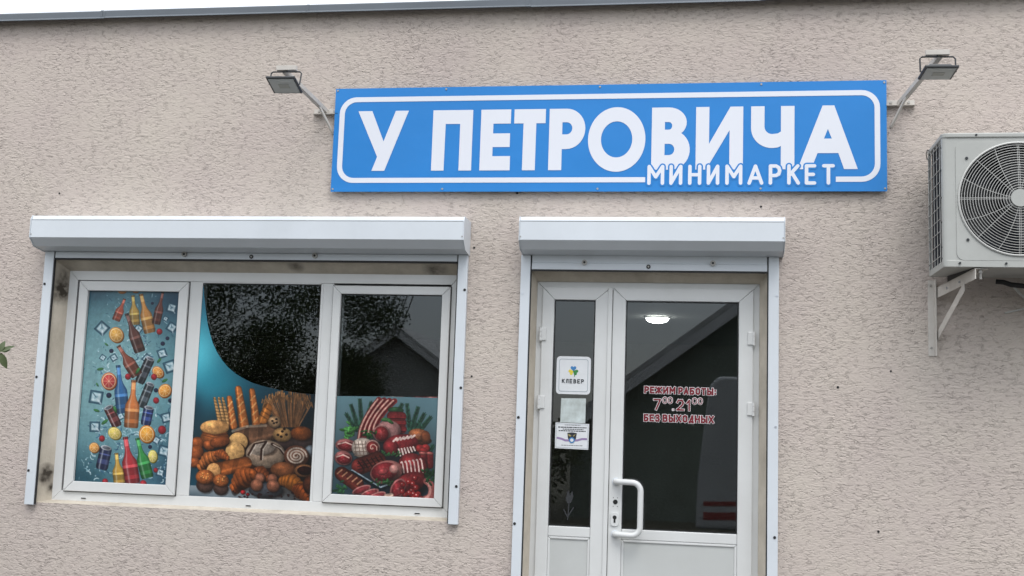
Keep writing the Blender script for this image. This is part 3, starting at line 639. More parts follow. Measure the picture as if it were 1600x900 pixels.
        l = edge+(1.08-edge)*np.sqrt(np.clip(1-e*e, 0, 1)); l = l*(1.12-.25*t); c = np.clip(c*l[..., None], 0, 255)
        g = hi*np.exp(-(e-.42)**2/.018)+.25*hi*np.exp(-(e+.55)**2/.02); c = c+(np.array((238, 240, 236))-c)*np.clip(g, 0, 1)[..., None]*.7
        s.put(sl, a*.96, c)
    def bottle(s, x0, y0, x1, y1, w, col, label=None):
        c = np.array(col)*.86+np.array((110, 112, 108))*.14; li = np.clip(c*1.25+20, 0, 255)
        s.turned(x0, y0, x1, y1, w*1.06, ((0, .17), (.05, .17), (.06, .14), (.30, .17), (.40, .26), (.52, .46), (.60, .48), (.96, .47), (1, .42)), c,
                 [(0, .05, c*.55), (.06, .20, np.clip(c*1.1+30, 0, 255)), (.60, .66, li), (.66, .82, c*.78), (.90, 1, c*.7)])
    def can(s, x0, y0, x1, y1, w, col):
        L = math.hypot(x1-x0, y1-y0); ux, uy = (x1-x0)/L, (y1-y0)/L; c = np.array(col)
        s.turned(x0-ux*4, y0-uy*4, x1+ux*12, y1+uy*12, w, ((0, .40), (.1, .47), (.9, .47), (1, .38)), c, [(.3, .36, c*1.8+20), (.55, .75, c*1.5+14)], .35, .75); ang = math.degrees(math.atan2(y1-y0, x1-x0))
        s.el(x0, y0, w*.19, w*.42, (176, 180, 186), ang, .8, .1); s.el(x0, y0, w*.12, w*.31, (92, 98, 108), ang, .8, .1)
    def citrus(s, x, y, rx, ry, rind, flesh, ang=0):
        s.el(x+3, y+3, rx, ry, np.array(rind)*.7, ang); s.el(x, y, rx, ry, rind, ang, .8, .1); s.el(x, y, rx*.86, ry*.86, (250, 225, 180), ang, .9, 0); s.el(x, y, rx*.78, ry*.78, flesh, ang, .8, .1)
        for k in range(8):
            a = R(ang+45*k); s.line([(x, y), (x+rx*.74*math.cos(a), y+ry*.74*math.sin(a))], .9, (250, 220, 170), .7)
    def ice(s, x, y, r):
        r *= 1.2
        a = s.rg.uniform(0, 90); q = [(x+r*math.cos(R(a+90*k)), y+r*math.sin(R(a+90*k))) for k in range(4)]
        s.el(x, y, r*.8, r*.8, (132, 166, 180), 0, .7, .3, .5); s.line(q+[q[0]], r*.12, (35, 70, 90), .85)
        s.line([((p[0]+x)/2, (p[1]+y)/2) for p in q+[q[0]]], r*.15, (205, 222, 228), .65); s.line([q[0], (x, y)], r*.1, (215, 228, 235), .55); s.line([q[2], (x, y)], r*.08, (60, 95, 110), .7)
    def leafs(s, x, y, L, ang, col):
        s.el(x, y, L, L*.42, col, ang, .6, .1); s.line([(x-L*.8*math.cos(R(ang)), y-L*.8*math.sin(R(ang))), (x+L*.8*math.cos(R(ang)), y+L*.8*math.sin(R(ang)))], .7, np.array(col)*1.4, .6)
    def soft(s, x, y, rx, ry, col, alpha=.5):
        d = ((s.X-x)/rx)**2+((s.Y-y)/ry)**2; s.put((slice(None), slice(None)), alpha*np.exp(-d), col)
    def image(s, name, gain=1.0, sat=.92, mottle=.03, gam=1.22):
        tex = 0
        for st_, am in ((3, .5), (7, .8), (16, .6)):         # mottled print texture
            q = s.rg.standard_normal((s.H//st_+3, s.W//st_+3)); yy, xx = np.mgrid[0:s.H, 0:s.W]/st_; i0, j0 = yy.astype(int), xx.astype(int); fy, fx = yy-i0, xx-j0
            tex = tex+am*((q[i0, j0]*(1-fx)+q[i0, j0+1]*fx)*(1-fy)+(q[i0+1, j0]*(1-fx)+q[i0+1, j0+1]*fx)*fy)
        if s.bg is not None: tex = tex*(.04+.96*np.clip((np.abs(s.im-s.bg).max(2)-8)/14, 0, 1)); s.im = 255*np.clip(s.im/255, 0, 1)**gam*1.16
        s.im = s.im*(1+mottle*tex+.02*s.rg.standard_normal((s.H, s.W)))[..., None]
        gray = s.im.mean(2, keepdims=True); s.im = gray+(s.im-gray)*sat
        im = bpy.data.images.new(name, s.W, s.H); a = np.ones((s.H, s.W, 4), np.float32); a[..., :3] = np.clip(s.im*gain/255, 0, 1)[::-1]
        im.pixels.foreach_set(a.ravel()); im.update(); im.pack(); return im

def print_mat(name, img, rough=.3):
    m = bpy.data.materials.new(name); m.use_nodes = True; t = m.node_tree; b = t.nodes['Principled BSDF']; b.inputs['Roughness'].default_value = rough
    n = t.nodes.new('ShaderNodeTexImage'); n.image = img; n.interpolation = 'Cubic'; t.links.new(n.outputs[0], b.inputs['Base Color']); return m
def film(name, loop, box, Y, mat, label, cat):
    o = obj(name, MB().plate([loop], Y, Y+.0006), mat, base=(box[0], Y, box[2])); me = o.data; uv = me.uv_layers.new(name='UVMap')
    for li in me.loops:
        c = me.vertices[li.vertex_index].co; uv.data[li.index].uv = ((c.x+box[0]-box[0])/(box[1]-box[0]), c.z/(box[3]-box[2]))
    return tag(o, label, cat)

# -- drinks
def paint_drinks():
    c = Canvas(370, 700, (105, 52), (497, 62), (44, 868)); c.im[:] = (70, 120, 134)
    c.soft(250, 420, 190, 330, (134, 180, 184), .9); c.soft(90, 480, 90, 260, (132, 176, 180), .6); c.soft(480, 100, 160, 120, (24, 52, 78), .75); c.soft(60, 880, 140, 120, (18, 58, 74), .8); c.soft(460, 860, 120, 160, (26, 58, 84), .8); c.soft(110, 60, 120, 60, (30, 66, 88), .7)
    g = c.rg
    for k in range(430):      # splashing water
        t = g.uniform(0, 1); x = 275+g.normal(0, 85)-30*t; y = 90+t*760+g.normal(0, 25); a = g.uniform(0, 360); L = g.uniform(3, 15)
        c.line([(x, y), (x+L*math.cos(R(a)), y+L*math.sin(R(a)))], g.uniform(.6, 2.0), (178, 210, 218) if g.random() < .62 else (34, 74, 98), .55)
    for (cx_, cy_, sp) in ((200, 355, 30), (290, 290, 32), (235, 585, 34), (265, 640, 34), (410, 590, 30), (330, 350, 26), (300, 230, 24), (380, 690, 26), (230, 720, 26), (150, 640, 24), (130, 810, 40), (390, 810, 36)):
        for k in range(16):
            x, y, a = cx_+g.normal(0, sp), cy_+g.normal(0, sp), g.uniform(0, 360); L = g.uniform(5, 24); q = [(x+L*t*math.cos(R(a+60*t)), y+L*t*math.sin(R(a+60*t))) for t in (0, .35, .7, 1)]
            c.line(q, g.uniform(.8, 2.6), [(206, 226, 232), (150, 192, 206), (30, 66, 96), (44, 92, 132)][k % 4], .62); c.el(x, y, g.uniform(2, 5), g.uniform(2, 5), (170, 204, 216), 0, .6, .4, .7)
    for p in ((240, 66, 18, 12), (295, 66, 14, 9)): c.el(*p, (205, 130, 60))
    for q in ((157, 222, 25), (440, 138, 21), (440, 220, 20), (415, 183, 10), (400, 328, 19), (432, 382, 25), (133, 510, 28), (128, 632, 22), (405, 728, 23), (375, 684, 15), (415, 592, 20), (305, 225, 17), (340, 350, 18), (205, 345, 14), (390, 815, 16), (160, 345, 12), (232, 588, 14)): c.ice(*q)
    c.bottle(250, 98, 213, 190, 34, (190, 70, 45)); c.bottle(283, 84, 292, 208, 40, (212, 160, 60)); c.bottle(316, 78, 352, 242, 48, (222, 140, 55)); c.bottle(405, 70, 376, 206, 34, (105, 42, 32))
    c.bottle(257, 160, 312, 322, 46, (84, 38, 30)); c.citrus(215, 250, 29, 33, (215, 135, 45), (228, 165, 70), -20)
    c.can(352, 350, 312, 440, 42, (34, 36, 42)); c.bottle(223, 295, 300, 420, 50, (128, 52, 34)); c.can(352, 455, 318, 540, 40, (40, 46, 52)); c.bottle(222, 376, 242, 575, 52, (32, 92, 158))
    c.citrus(185, 443, 31, 36, (215, 110, 60), (196, 62, 62)); c.citrus(383, 405, 20, 26, (220, 120, 40), (226, 140, 52), -40); c.citrus(410, 482, 25, 29, (220, 125, 38), (232, 150, 55), 30)
    c.can(183, 552, 215, 620, 44, (70, 26, 26)); c.can(346, 552, 334, 612, 44, (24, 38, 84)); c.bottle(286, 438, 274, 635, 58, (222, 112, 44)); c.bottle(215, 738, 228, 872, 46, (206, 150, 44))
    c.citrus(337, 660, 31, 36, (226, 130, 30), (238, 160, 55)); c.citrus(208, 658, 24, 28, (206, 180, 60), (220, 196, 90), -50); c.citrus(125, 718, 20, 21, (220, 130, 40), (230, 150, 60)); c.citrus(360, 750, 18, 26, (204, 190, 60), (220, 206, 100))
    c.can(174, 718, 157, 795, 52, (28, 34, 66)); c.bottle(251, 672, 281, 862, 60, (188, 32, 40)); c.bottle(299, 676, 340, 838, 50, (34, 140, 52))
    for (x, y, r) in ((195, 317, 9), (403, 287, 9), (422, 265, 8), (185, 502, 11), (432, 522, 9), (350, 712, 8), (375, 480, 9), (362, 118, 6)): c.el(x, y, r, r, (32, 38, 66))
    for (x, y, r) in ((390, 237, 12), (367, 425, 12), (375, 522, 12), (157, 680, 12), (398, 642, 16), (262, 424, 12), (170, 856, 12), (322, 862, 14), (372, 806, 9)): c.el(x, y, r, r*1.1, (158, 36, 46))
    for (x, y, L, a) in ((150, 393, 14, -10), (138, 458, 9, 60), (388, 357, 12, -50), (410, 440, 13, -30), (135, 565, 13, 20), (168, 612, 16, -40), (210, 560, 15, 70), (302, 400, 15, -60), (175, 290, 9, 40)): c.leafs(x, y, L, a, (52, 112, 58))
    return c.image('drinks_print', .92, .90, .035)
# -- bread; coordinates in photograph pixels
def paint_bread():
    c = Canvas(440, 760, (318, 441), (503, 445), (294.5, 777)); c.im[:] = (28, 84, 104); q = lambda x, y: (290+x/4.5, 590+y/4.5); c.k = 1.06; c.shadow = .5; c.dark = (22, 11, 8)
    c.soft(312, 555, 44, 74, (96, 186, 200), .95); c.soft(345, 600, 45, 30, (44, 138, 156), .75); c.soft(300, 640, 20, 30, (12, 52, 70), .7); c.soft(500, 640, 60, 70, (14, 40, 54), .85); c.soft(320, 450, 30, 40, (70, 140, 165), .5)
    g = c.rg
    def E(x, y, rx, ry, col, *a, **k): X, Y = q(x, y); k.setdefault('grain', .06); k.setdefault('lo', .32) if len(a) < 2 else 0; c.el(X, Y, rx/4.5, ry/4.5, col, *a, **k)
    def C(x0, y0, x1, y1, r0, r1, col, *a, **k): c.cap(*q(x0, y0), *q(x1, y1), r0/4.5, r1/4.5, col, *a, **k)
    def Ln(pts, r, col, al=1): c.line([q(*p) for p in pts], r/4.5, col, al)
    X0 = c.Y > 590+760/4.5; c.im[X0] = (150, 164, 172); c.soft(300, 780, 30, 12, (60, 78, 88), .8); c.soft(400, 700, 110, 52, (44, 26, 18), .92); c.soft(480, 740, 50, 40, (44, 26, 18), .85)
    c.bg = c.im.copy()
    for k in range(120):
        t = g.uniform(-1, 1); tx = 715+165*t+g.normal(0, 12); ty = 110+50*t*t+g.uniform(-25, 45); Ln([(725+60*t, 345), (tx, ty)], 2.4, tuple(np.array((150, 108, 74))*g.uniform(.6, 1.25)), .8); C(tx, ty, tx+5*t, ty+26, 4, 4, np.array((176, 130, 86))*g.uniform(.7, 1.15), .6, .2)
    for x in (205, 235, 262): C(x, 150, x+38, 325, 9, 17, (186, 146, 98), .5, .2, stripe=(5, .3))
    for (x0, y0, x1, y1, r) in ((308, 150, 335, 340, 26), (372, 85, 408, 335, 32), (466, 98, 495, 330, 28)): C(x0, y0, x1, y1, r*.75, r*1.1, (178, 112, 62), .45, .35); [Ln([(x0+(x1-x0)*t-r*.5, y0+(y1-y0)*t+18), (x0+(x1-x0)*t+r*.5, y0+(y1-y0)*t-14)], 5, (222, 172, 116), .8) for t in (.2, .42, .64, .86)]
    C(575, 215, 545, 290, 32, 38, (186, 122, 62), .5, .3, stripe=(7, .25)); E(205, 430, 95, 62, (150, 92, 52)); E(205, 355, 95, 48, (196, 150, 98), 0, .7, .2, grain=.06)
    for y in (395, 415): Ln([(115, y-8), (205, y+14), (292, y-6)], 4, (110, 62, 34), .7)
    C(400, 425, 590, 380, 72, 62, (126, 92, 70), .5, .25, stripe=(22, .2)); Ln([(330, 380), (430, 345), (560, 338)], 9, (205, 190, 172), .5)
    for (x, y, rx, ry) in ((368, 450, 62, 58), (345, 520, 62, 62)): E(x+10, y+4, rx, ry, (120, 74, 44)); E(x, y, rx, ry, (206, 166, 112), 10, .85, .08, grain=.05)
    E(620, 312, 42, 40, (196, 160, 122)); [E(620+dx, 305+dy, 8, 7, (40, 24, 20)) for dx, dy in ((-15, 0), (12, -12), (14, 10), (-5, 16))]
    E(690, 455, 68, 45, (96, 74, 70)); E(672, 400, 62, 48, (198, 156, 104)); [E(672+dx, 395+dy, 9, 8, (44, 24, 18)) for dx, dy in ((-30, 6), (0, -18), (28, 4), (-8, 18), (14, -36))]
    E(812, 450, 66, 44, (100, 80, 78)); E(802, 390, 70, 48, (158, 92, 46), grain=.12); E(865, 510, 40, 40, (140, 150, 158))
    for (x, y, rx, ry, a) in ((80, 470, 42, 46, 30), (75, 530, 45, 50, 60), (60, 600, 40, 34, 0), (165, 480, 40, 34, 20), (240, 455, 68, 36, -15)): E(x, y, rx, ry, (152, 88, 50), a)
    def croissant(x, y, L, w, a, col):
        for k in range(7):
            t = (k-3)/3.0; bx = x+L*t*math.cos(R(a)); by = y+L*t*math.sin(R(a))+w*.35*t*t; rr = w*(1-.45*abs(t)); E(bx, by, rr*.62, rr, np.array(col)*(1-.07*(k % 2)), a+8*t, .42, .32)
    croissant(165, 575, 75, 52, -35, (178, 110, 62)); croissant(250, 540, 45, 34, 20, (160, 92, 50)); E(560, 600, 130, 70, (92, 56, 38)); E(555, 535, 128, 92, (196, 172, 150), 0, .42, .3, grain=.07); E(535, 500, 84, 40, (222, 212, 200), -12, .6, .1, alpha=.5)
    for p in (((440, 540), (480, 470), (560, 452)), ((525, 570), (530, 500), (560, 455)), ((600, 465), (650, 490), (680, 530))): Ln(p, 9, (62, 36, 26), .9); Ln([(a+9, b+3) for a, b in p], 4, (226, 214, 200), .8)
    E(772, 556, 80, 72, (96, 58, 42)); E(765, 545, 80, 70, (132, 86, 66), 0, .7, .1)
    Ln([(765+(8+62*k/70)*math.cos(k*.27), 545+(6+54*k/70)*math.sin(k*.27)) for k in range(71)], 6, (226, 208, 192), .9)
    C(205, 655, 415, 600, 52, 46, (158, 94, 50), .45, .3, stripe=(26, .18)); E(195, 658, 46, 52, (196, 150, 100), 10, .85, .05, grain=.06)
    croissant(520, 665, 55, 48, 20, (150, 84, 46)); croissant(405, 700, 82, 74, -38, (172, 98, 50)); E(675, 640, 82, 50, (164, 104, 66)); E(820, 645, 66, 42, (190, 134, 92)); E(820, 643, 48, 28, (60, 24, 20), grain=.2)
    croissant(735, 725, 80, 56, 20, (188, 118, 52)); croissant(800, 785, 60, 56, 40, (170, 92, 44)); E(860, 740, 50, 60, (110, 62, 40))
    E(555, 785, 112, 48, (92, 96, 104)); [E(x, y, r, r, (176, 118, 92)) for x, y, r in ((515, 700, 34), (600, 705, 34), (492, 750, 40), (605, 752, 42))]
    for x, y, s in ((135, 700, 1.1), (245, 722, .95)): E(x, y+55, 52*s, 46*s, (98, 74, 66)); E(x, y, 55*s, 44*s, (176, 106, 58), grain=.15); [E(x+g.uniform(-30, 30), y+g.uniform(-25, 15), 9, 8, (206, 140, 84)) for k in range(9)]
    for k in range(34): E(g.uniform(330, 780), g.uniform(795, 850), g.uniform(4, 9), g.uniform(3, 7), (60, 22, 24))
    E(398, 800, 17, 15, (170, 44, 50)); E(430, 815, 12, 10, (140, 34, 44))
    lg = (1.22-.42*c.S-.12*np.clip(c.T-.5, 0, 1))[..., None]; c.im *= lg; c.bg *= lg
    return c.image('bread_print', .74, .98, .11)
# -- meat
def paint_meat():
    c = Canvas(400, 370, (80, 88), (802, 84), (36, 790)); c.im[:] = (112, 158, 168); g = c.rg; c.k = 1.1; c.shadow = .12; c.marble = True
    c.soft(450, 820, 520, 330, (22, 44, 58), .95); c.soft(120, 160, 130, 120, (110, 152, 164), .5); c.soft(700, 130, 160, 90, (104, 146, 160), .5); c.soft(430, 480, 300, 260, (34, 22, 26), .8)
    c.bg = c.im.copy()
    def sprig(x0, y0, x1, y1, col):
        c.line([(x0, y0), (x1, y1)], 3, np.array(col)*.7); L = math.hypot(x1-x0, y1-y0); a = math.degrees(math.atan2(y1-y0, x1-x0))
        for k in range(int(L/11)):
            t = k*11/L; x, y = x0+(x1-x0)*t, y0+(y1-y0)*t
            for s_ in (-1, 1): c.leafs(x+11*math.cos(R(a+s_*42)), y+11*math.sin(R(a+s_*42)), 13*(1-.35*t), a+s_*42, np.array(col)*g.uniform(.75, 1.2))
    for p in ((220, 340, 140, 210), (235, 330, 178, 150), (255, 320, 242, 108), (270, 320, 325, 122), (480, 230, 540, 130), (585, 330, 568, 130), (590, 330, 645, 150), (610, 330, 692, 190), (640, 330, 735, 212), (700, 480, 745, 410)): sprig(*p, (46, 92, 72))
    P = lambda k: [(238+k*46+8*t*t*18-k*6, 380-t*270-k*0) for t in np.linspace(0, 1, 9)]
    for k in range(4):
        q = [(240+34*k+(135+2*k)*t**1.6, 385-20*k-(275-22*k)*t) for t in np.linspace(0, 1, 12)]; c.line(q, 19, (140, 42, 44)); c.line([(x-9, y-2) for x, y in q], 5, (220, 168, 150)); c.line([(x+8, y) for x, y in q], 4, (96, 20, 26))
    c.el(490, 180, 50, 20, (50, 96, 60))
    for k, y in enumerate((310, 265, 222)): c.cap(460, y, 530, y, 32, 32, (150, 40, 44), .5, .15); c.line([(435, y+18), (550, y+16)], 4, (90, 20, 26))
    for k in range(26): c.leafs(165+g.normal(0, 30), 345+g.normal(0, 24), 20, g.uniform(0, 180), np.array((72, 138, 66))*g.uniform(.6, 1.25))
    c.el(440, 320, 75, 62, (186, 128, 124)); c.el(388, 348, 54, 54, (200, 140, 130)); c.el(388, 348, 45, 46, (158, 42, 46), grain=.08); c.leafs(420, 250, 30, 0, (70, 130, 70)); c.leafs(450, 262, 24, 30, (60, 120, 60))
    for k in range(22): c.leafs(296+g.normal(0, 22), 356+g.normal(0, 18), 13, g.uniform(0, 180), np.array((40, 100, 44))*g.uniform(.6, 1.3))
    c.el(650, 385, 74, 30, (110, 58, 34)); c.el(640, 345, 60, 38, (186, 108, 60), grain=.1); c.el(690, 360, 30, 40, (150, 80, 44))
    for (x, y, rx, ry) in ((140, 440, 66, 42), (122, 530, 56, 46)): c.el(x, y, rx, ry, (186, 110, 106)); c.el(x+4, y+6, rx*.82, ry*.7, (146, 34, 42), grain=.08); c.line([(x-rx*.8, y-6), (x, y-ry*.5), (x+rx*.7, y-4)], 5, (222, 178, 164))
    c.el(262, 455, 74, 66, (206, 188, 172)); [c.line([(200+k*26, 405), (214+k*26, 510)], 2.5, (120, 96, 84)) for k in range(5)]; [c.line([(198, 430+k*26), (320, 425+k*26)], 2.5, (130, 104, 90)) for k in range(4)]
    c.el(326, 448, 47, 50, (206, 160, 146)); c.el(326, 450, 38, 42, (150, 48, 48)); c.line([(326+3.6*k*math.cos(k*.75), 450+3.8*k*math.sin(k*.75)) for k in range(10)], 3.5, (216, 170, 150))
    c.el(520, 420, 112, 66, (150, 40, 46), -12); c.el(450, 440, 46, 48, (160, 44, 50))
    for k in range(6): c.line([(470+k*25, 398-k*6), (492+k*25, 376-k*5)], 7, (226, 196, 184)); c.line([(505+k*20, 452-k*4), (516+k*20, 496-k*8)], 6, (224, 200, 190))
    for k in range(18): c.leafs(430+g.normal(0, 40), 488+g.normal(0, 8), 13, g.uniform(0, 180), (58, 112, 62))
    for (x, y) in ((648, 440), (690, 436), (672, 460)): c.el(x, y, 26, 25, (176, 48, 48))
    for x in (668, 716): c.cap(x, 480, x, 555, 24, 24, (140, 42, 44), .5, .2); c.el(x, 472, 24, 10, (190, 100, 92))
    c.cap(240, 580, 360, 530, 58, 55, (112, 46, 36), .5, .2); c.el(222, 585, 40, 46, (150, 52, 46))
    for k in range(6): c.line([(225+k*30, 548-k*9), (262+k*30, 600-k*9)], 4.5, (44, 18, 16)); 
    for k in range(3): c.line([(220, 565+k*22), (390, 505+k*22)], 3, (60, 26, 22), .8)
    c.line([(182, 612), (375, 722), (570, 640)], 6, (150, 168, 178)); c.line([(180, 626), (375, 738), (575, 655)], 10, (22, 34, 44))
    c.el(600, 565, 90, 80, (156, 46, 50), 25)
    for k in range(6): q = [(520+k*26+18*t, 545-k*6+(70+k*4)*t-34*math.sin(t*3.1)) for t in np.linspace(0, 1, 7)]; c.line(q, 5, (226, 192, 182))
    c.el(418, 615, 104, 72, (196, 120, 112), -18); c.el(405, 612, 84, 56, (158, 42, 50), -18, grain=.08); c.el(470, 590, 30, 28, (206, 140, 130), -18); c.el(395, 612, 34, 20, (180, 70, 72), -18)
    for k in range(30): c.leafs(430+g.normal(0, 55), 688+g.normal(0, 10), 13, g.uniform(0, 180), np.array((56, 108, 58))*g.uniform(.6, 1.2))
    c.cap(110, 640, 210, 705, 50, 52, (112, 44, 34), .5, .25)
    for k in range(5): c.line([(80+k*34, 640+k*17), (112+k*34, 612+k*17)], 5, (206, 150, 110), .85)
    for (x, y) in ((245, 745), (300, 768), (348, 786)): c.el(x, y, 64, 24, (206, 130, 124), -24); c.el(x, y+2, 54, 17, (168, 58, 66), -24)
    for k in range(16): c.leafs(90+g.normal(0, 28), 745+g.normal(0, 18), 17, g.uniform(0, 180), np.array((54, 112, 70))*g.uniform(.6, 1.2))
    c.el(570, 690, 110, 66, (150, 42, 46), -30); c.el(495, 725, 44, 70, (206, 120, 116), 28); c.el(495, 725, 34, 58, (164, 44, 54), 28, grain=.1); c.cap(415, 785, 450, 770, 20, 14, (214, 176, 156), .6)
    c.soft(610, 730, 60, 60, (30, 20, 20), .7)
    for k in range(22): x, y = 605+g.normal(0, 36), 735+g.normal(0, 36); c.el(x, y, 18, 18, (166, 36, 38)); c.el(x-5, y-5, 4, 4, (232, 190, 180))
    c.line([(690+46*math.cos(t)-10, 725+62*math.sin(t)) for t in np.linspace(-1.3, 1.5, 12)], 24, (172, 92, 86)); c.line([(690+38*math.cos(t)-14, 722+58*math.sin(t)) for t in np.linspace(-1.2, 1.4, 12)], 8, (216, 148, 136))
    for k in range(24): c.leafs(708+g.normal(0, 22), 620+g.normal(0, 26), 15, g.uniform(0, 180), np.array((44, 92, 50))*g.uniform(.6, 1.2))
    return c.image('meat_print', .76, .76, .12)
PY = .0925
film('window_poster', [(-1.478, 1.175), (-.879, 1.175), (-.879, 2.307), (-1.478, 2.307)], (-1.478, -.879, 1.175, 2.307), PY, print_mat('drinks_film', paint_drinks()),
     'teal window film printed with falling bottles, cans, citrus and ice cubes', 'window poster')
bx = (-.778, -.064, 1.131, 2.346)
curve = [at(u, v, .09) for u, v in ((503, 617), (490, 616), (472, 614.5), (454, 612), (438, 609.5), (422, 606), (408, 602.5), (394, 598), (381, 592), (368, 584), (356, 574), (346, 562), (338, 549), (332, 536), (327.5, 521), (324, 506), (321, 484), (318.5, 462), (318, 450))]
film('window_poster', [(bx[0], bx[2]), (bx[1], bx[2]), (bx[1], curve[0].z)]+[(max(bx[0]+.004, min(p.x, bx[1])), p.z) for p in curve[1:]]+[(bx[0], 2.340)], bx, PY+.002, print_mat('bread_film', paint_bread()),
     'curved-edge window film printed with loaves, croissants and wheat on dark teal', 'window poster')
bx = (.057, .654, 1.178, 1.727)
film('window_poster', [(bx[0], bx[2]), (bx[1], bx[2]), (bx[1], bx[3]+.006), (bx[0], bx[3]-.006)], bx, PY, print_mat('meat_film', paint_meat()),
     'half-height window film printed with raw meat cuts, rosemary and tomatoes', 'window poster')

# ------------------------------------------------------------------ stickers on the door
DY = .0985
M['paper'] = material('white_sticker', (.66, .68, .70, 1), .35, var=.05, vscale=20)
M['cblue'] = material('clover_blue', rgb(62, 124, 178), .4); M['cgreen'] = material('clover_green', rgb(52, 126, 66), .4); M['cyellow'] = material('clover_yellow', rgb(214, 196, 66), .4)
M['ink'] = material('dark_ink', (.02, .024, .03, 1), .5); M['inkgrey'] = material('grey_ink', (.28, .33, .36, 1), .5)
st = thing('door_sticker', (1.287, DY, 1.768), 'rounded white sticker with three-leaf clover and dark Cyrillic word on door glass', 'sticker')
obj('card', MB().plate([rrect(1.287, 1.473, 1.768, 1.972, .020)], DY-.0008, DY), M['paper'], st)
obj('inner_line', MB().flat([rrect(1.301, 1.459, 1.782, 1.958, .012), rrect(1.3035, 1.4565, 1.7845, 1.9555, .0105)], DY-.0016), M['inkgrey'], st)
def heart(cx, cz, s, ang):
    p = []
    for k in range(28):
        t = 2*math.pi*k/28; x = 16*math.sin(t)**3; y = 13*math.cos(t)-5*math.cos(2*t)-2*math.cos(3*t)-math.cos(4*t)+14
        a = R(ang); p.append((cx+s*(x*math.cos(a)-y*math.sin(a)), cz+s*(x*math.sin(a)+y*math.cos(a))))
    return p
for a, m in ((0, 'cblue'), (118, 'cyellow'), (-118, 'cgreen')): obj('clover_leaf', MB().flat([heart(1.379, 1.894, .00098, a)], DY-.0016), M[m], st)
obj('clover_stem', stroke(MB(), [[(1.380, 1.890), (1.385, 1.878), (1.386, 1.864)]], .0018, DY-.0024), M['cgreen'], st)
w = .0155; text('КЛЕВЕР', [(1.318+k*.0208, 1.318+k*.0208+w) for k in range(6)], 1.827, 1.850, .0023, DY-.0014, M['ink'], st)
M['wornpaper'] = material('worn_paper', (.50, .56, .56, 1), .4, var=.3, vscale=16)
tag(obj('paper_note', MB().plate([[(1.315, 1.616), (1.450, 1.614), (1.451, 1.747), (1.317, 1.745)]], DY-.0006, DY), M['wornpaper'], base=(1.315, DY, 1.616)), 'blank faded square paper stuck between the two stickers on the door glass', 'paper')
ns = thing('door_notice', (1.290, DY, 1.475), 'small printed notice with round police-style emblem on the door glass', 'notice')
obj('card', MB().plate([[(1.290, 1.477), (1.470, 1.474), (1.472, 1.611), (1.290, 1.614)]], DY-.0016, DY-.0008), M['paper'], ns)
obj('card_border', MB().flat([[(1.295, 1.482), (1.466, 1.479), (1.467, 1.606), (1.295, 1.609)], [(1.2965, 1.4835), (1.4645, 1.4805), (1.4655, 1.6045), (1.2965, 1.6075)]], DY-.0022), M['inkgrey'], ns)
for (z, a, b, hh) in ((1.602, 1.34, 1.425, .0013), (1.590, 1.305, 1.458, .0028), (1.580, 1.330, 1.442, .0022), (1.571, 1.308, 1.454, .0026), (1.494, 1.325, 1.440, .0014)):
    tl = MB(); xx = a
    while xx < b:
        ww = rnd.uniform(.006, .016); tl.add([(xx, DY-.0022, z-hh), (min(b, xx+ww), DY-.0022, z-hh), (min(b, xx+ww), DY-.0022, z+hh), (xx, DY-.0022, z+hh)], [(0, 1, 2, 3)]); xx += ww+.0025
    obj('text_line', tl, M['ink'], ns)
M['mauve'] = material('ribbon_mauve', rgb(142, 122, 160), .4); M['emblem'] = material('emblem_gold', rgb(150, 140, 90), .4)
obj('ribbon', stroke(MB(), [[(1.303, 1.532), (1.325, 1.528), (1.345, 1.520), (1.38, 1.520), (1.41, 1.522), (1.435, 1.530), (1.458, 1.530)]], .0055, DY-.0021, .00002), M['mauve'], ns)
obj('shield', MB().flat([[(1.356, 1.560), (1.360, 1.530), (1.381, 1.508), (1.402, 1.530), (1.407, 1.560), (1.381, 1.564)]], DY-.0034), M['ink'], ns)
obj('shield_wing', MB().flat([[(1.360, 1.556), (1.378, 1.546), (1.372, 1.541), (1.362, 1.545)]], DY-.0040), M['emblem'], ns)
obj('shield_wing', MB().flat([[(1.402, 1.556), (1.391, 1.541), (1.385, 1.546)]], DY-.0040), M['emblem'], ns)
obj('badge', MB().flat([circ((1.381, 1.522), .0155, 20)], DY-.0046), M['cblue'], ns); obj('badge_core', MB().flat([circ((1.381, 1.522), .009, 16)], DY-.0052), M['paper'], ns)
M['red'] = material('sticker_red', rgb(108, 8, 26), .5); M['pinkwhite'] = material('sticker_white', (.80, .75, .76, 1), .4)
oh = thing('opening_hours_lettering', (1.76, DY, 1.634), 'dark red opening hours lettering with white outline on the door glass', 'lettering')
def even(n, a, b, gap, weights=None):
    ws = weights or [1]*n; u = (b-a-gap*(n-1))/sum(ws); r = []; x = a
    for q in ws: r.append((x, x+u*q)); x += u*q+gap
    return r
kw = dict(hwo=.0066, mato=M['pinkwhite'], rnd_=False)
text('РЕЖИМ', even(5, 1.762, 1.928, .004, [.9, .85, 1.3, 1, 1.15]), 1.784, 1.822, .0046, DY, M['red'], oh, **kw)
text('РАБОТЫ:', even(7, 1.942, 2.142, .004, [.9, 1, .95, 1, .95, 1.25, .4]), 1.783, 1.821, .0046, DY, M['red'], oh, **kw)
text('БЕЗ', even(3, 1.762, 1.848, .004), 1.635, 1.674, .0046, DY, M['red'], oh, **kw)
text('ВЫХОДНЫХ', even(8, 1.861, 2.131, .004, [1, 1.25, 1, 1, 1, 1, 1.25, 1]), 1.635, 1.675, .0046, DY, M['red'], oh, **kw)
text('7', [(1.812, 1.852)], 1.697, 1.756, .0042, DY, M['red'], oh, hwo=.0064, mato=M['pinkwhite'], rnd_=False)
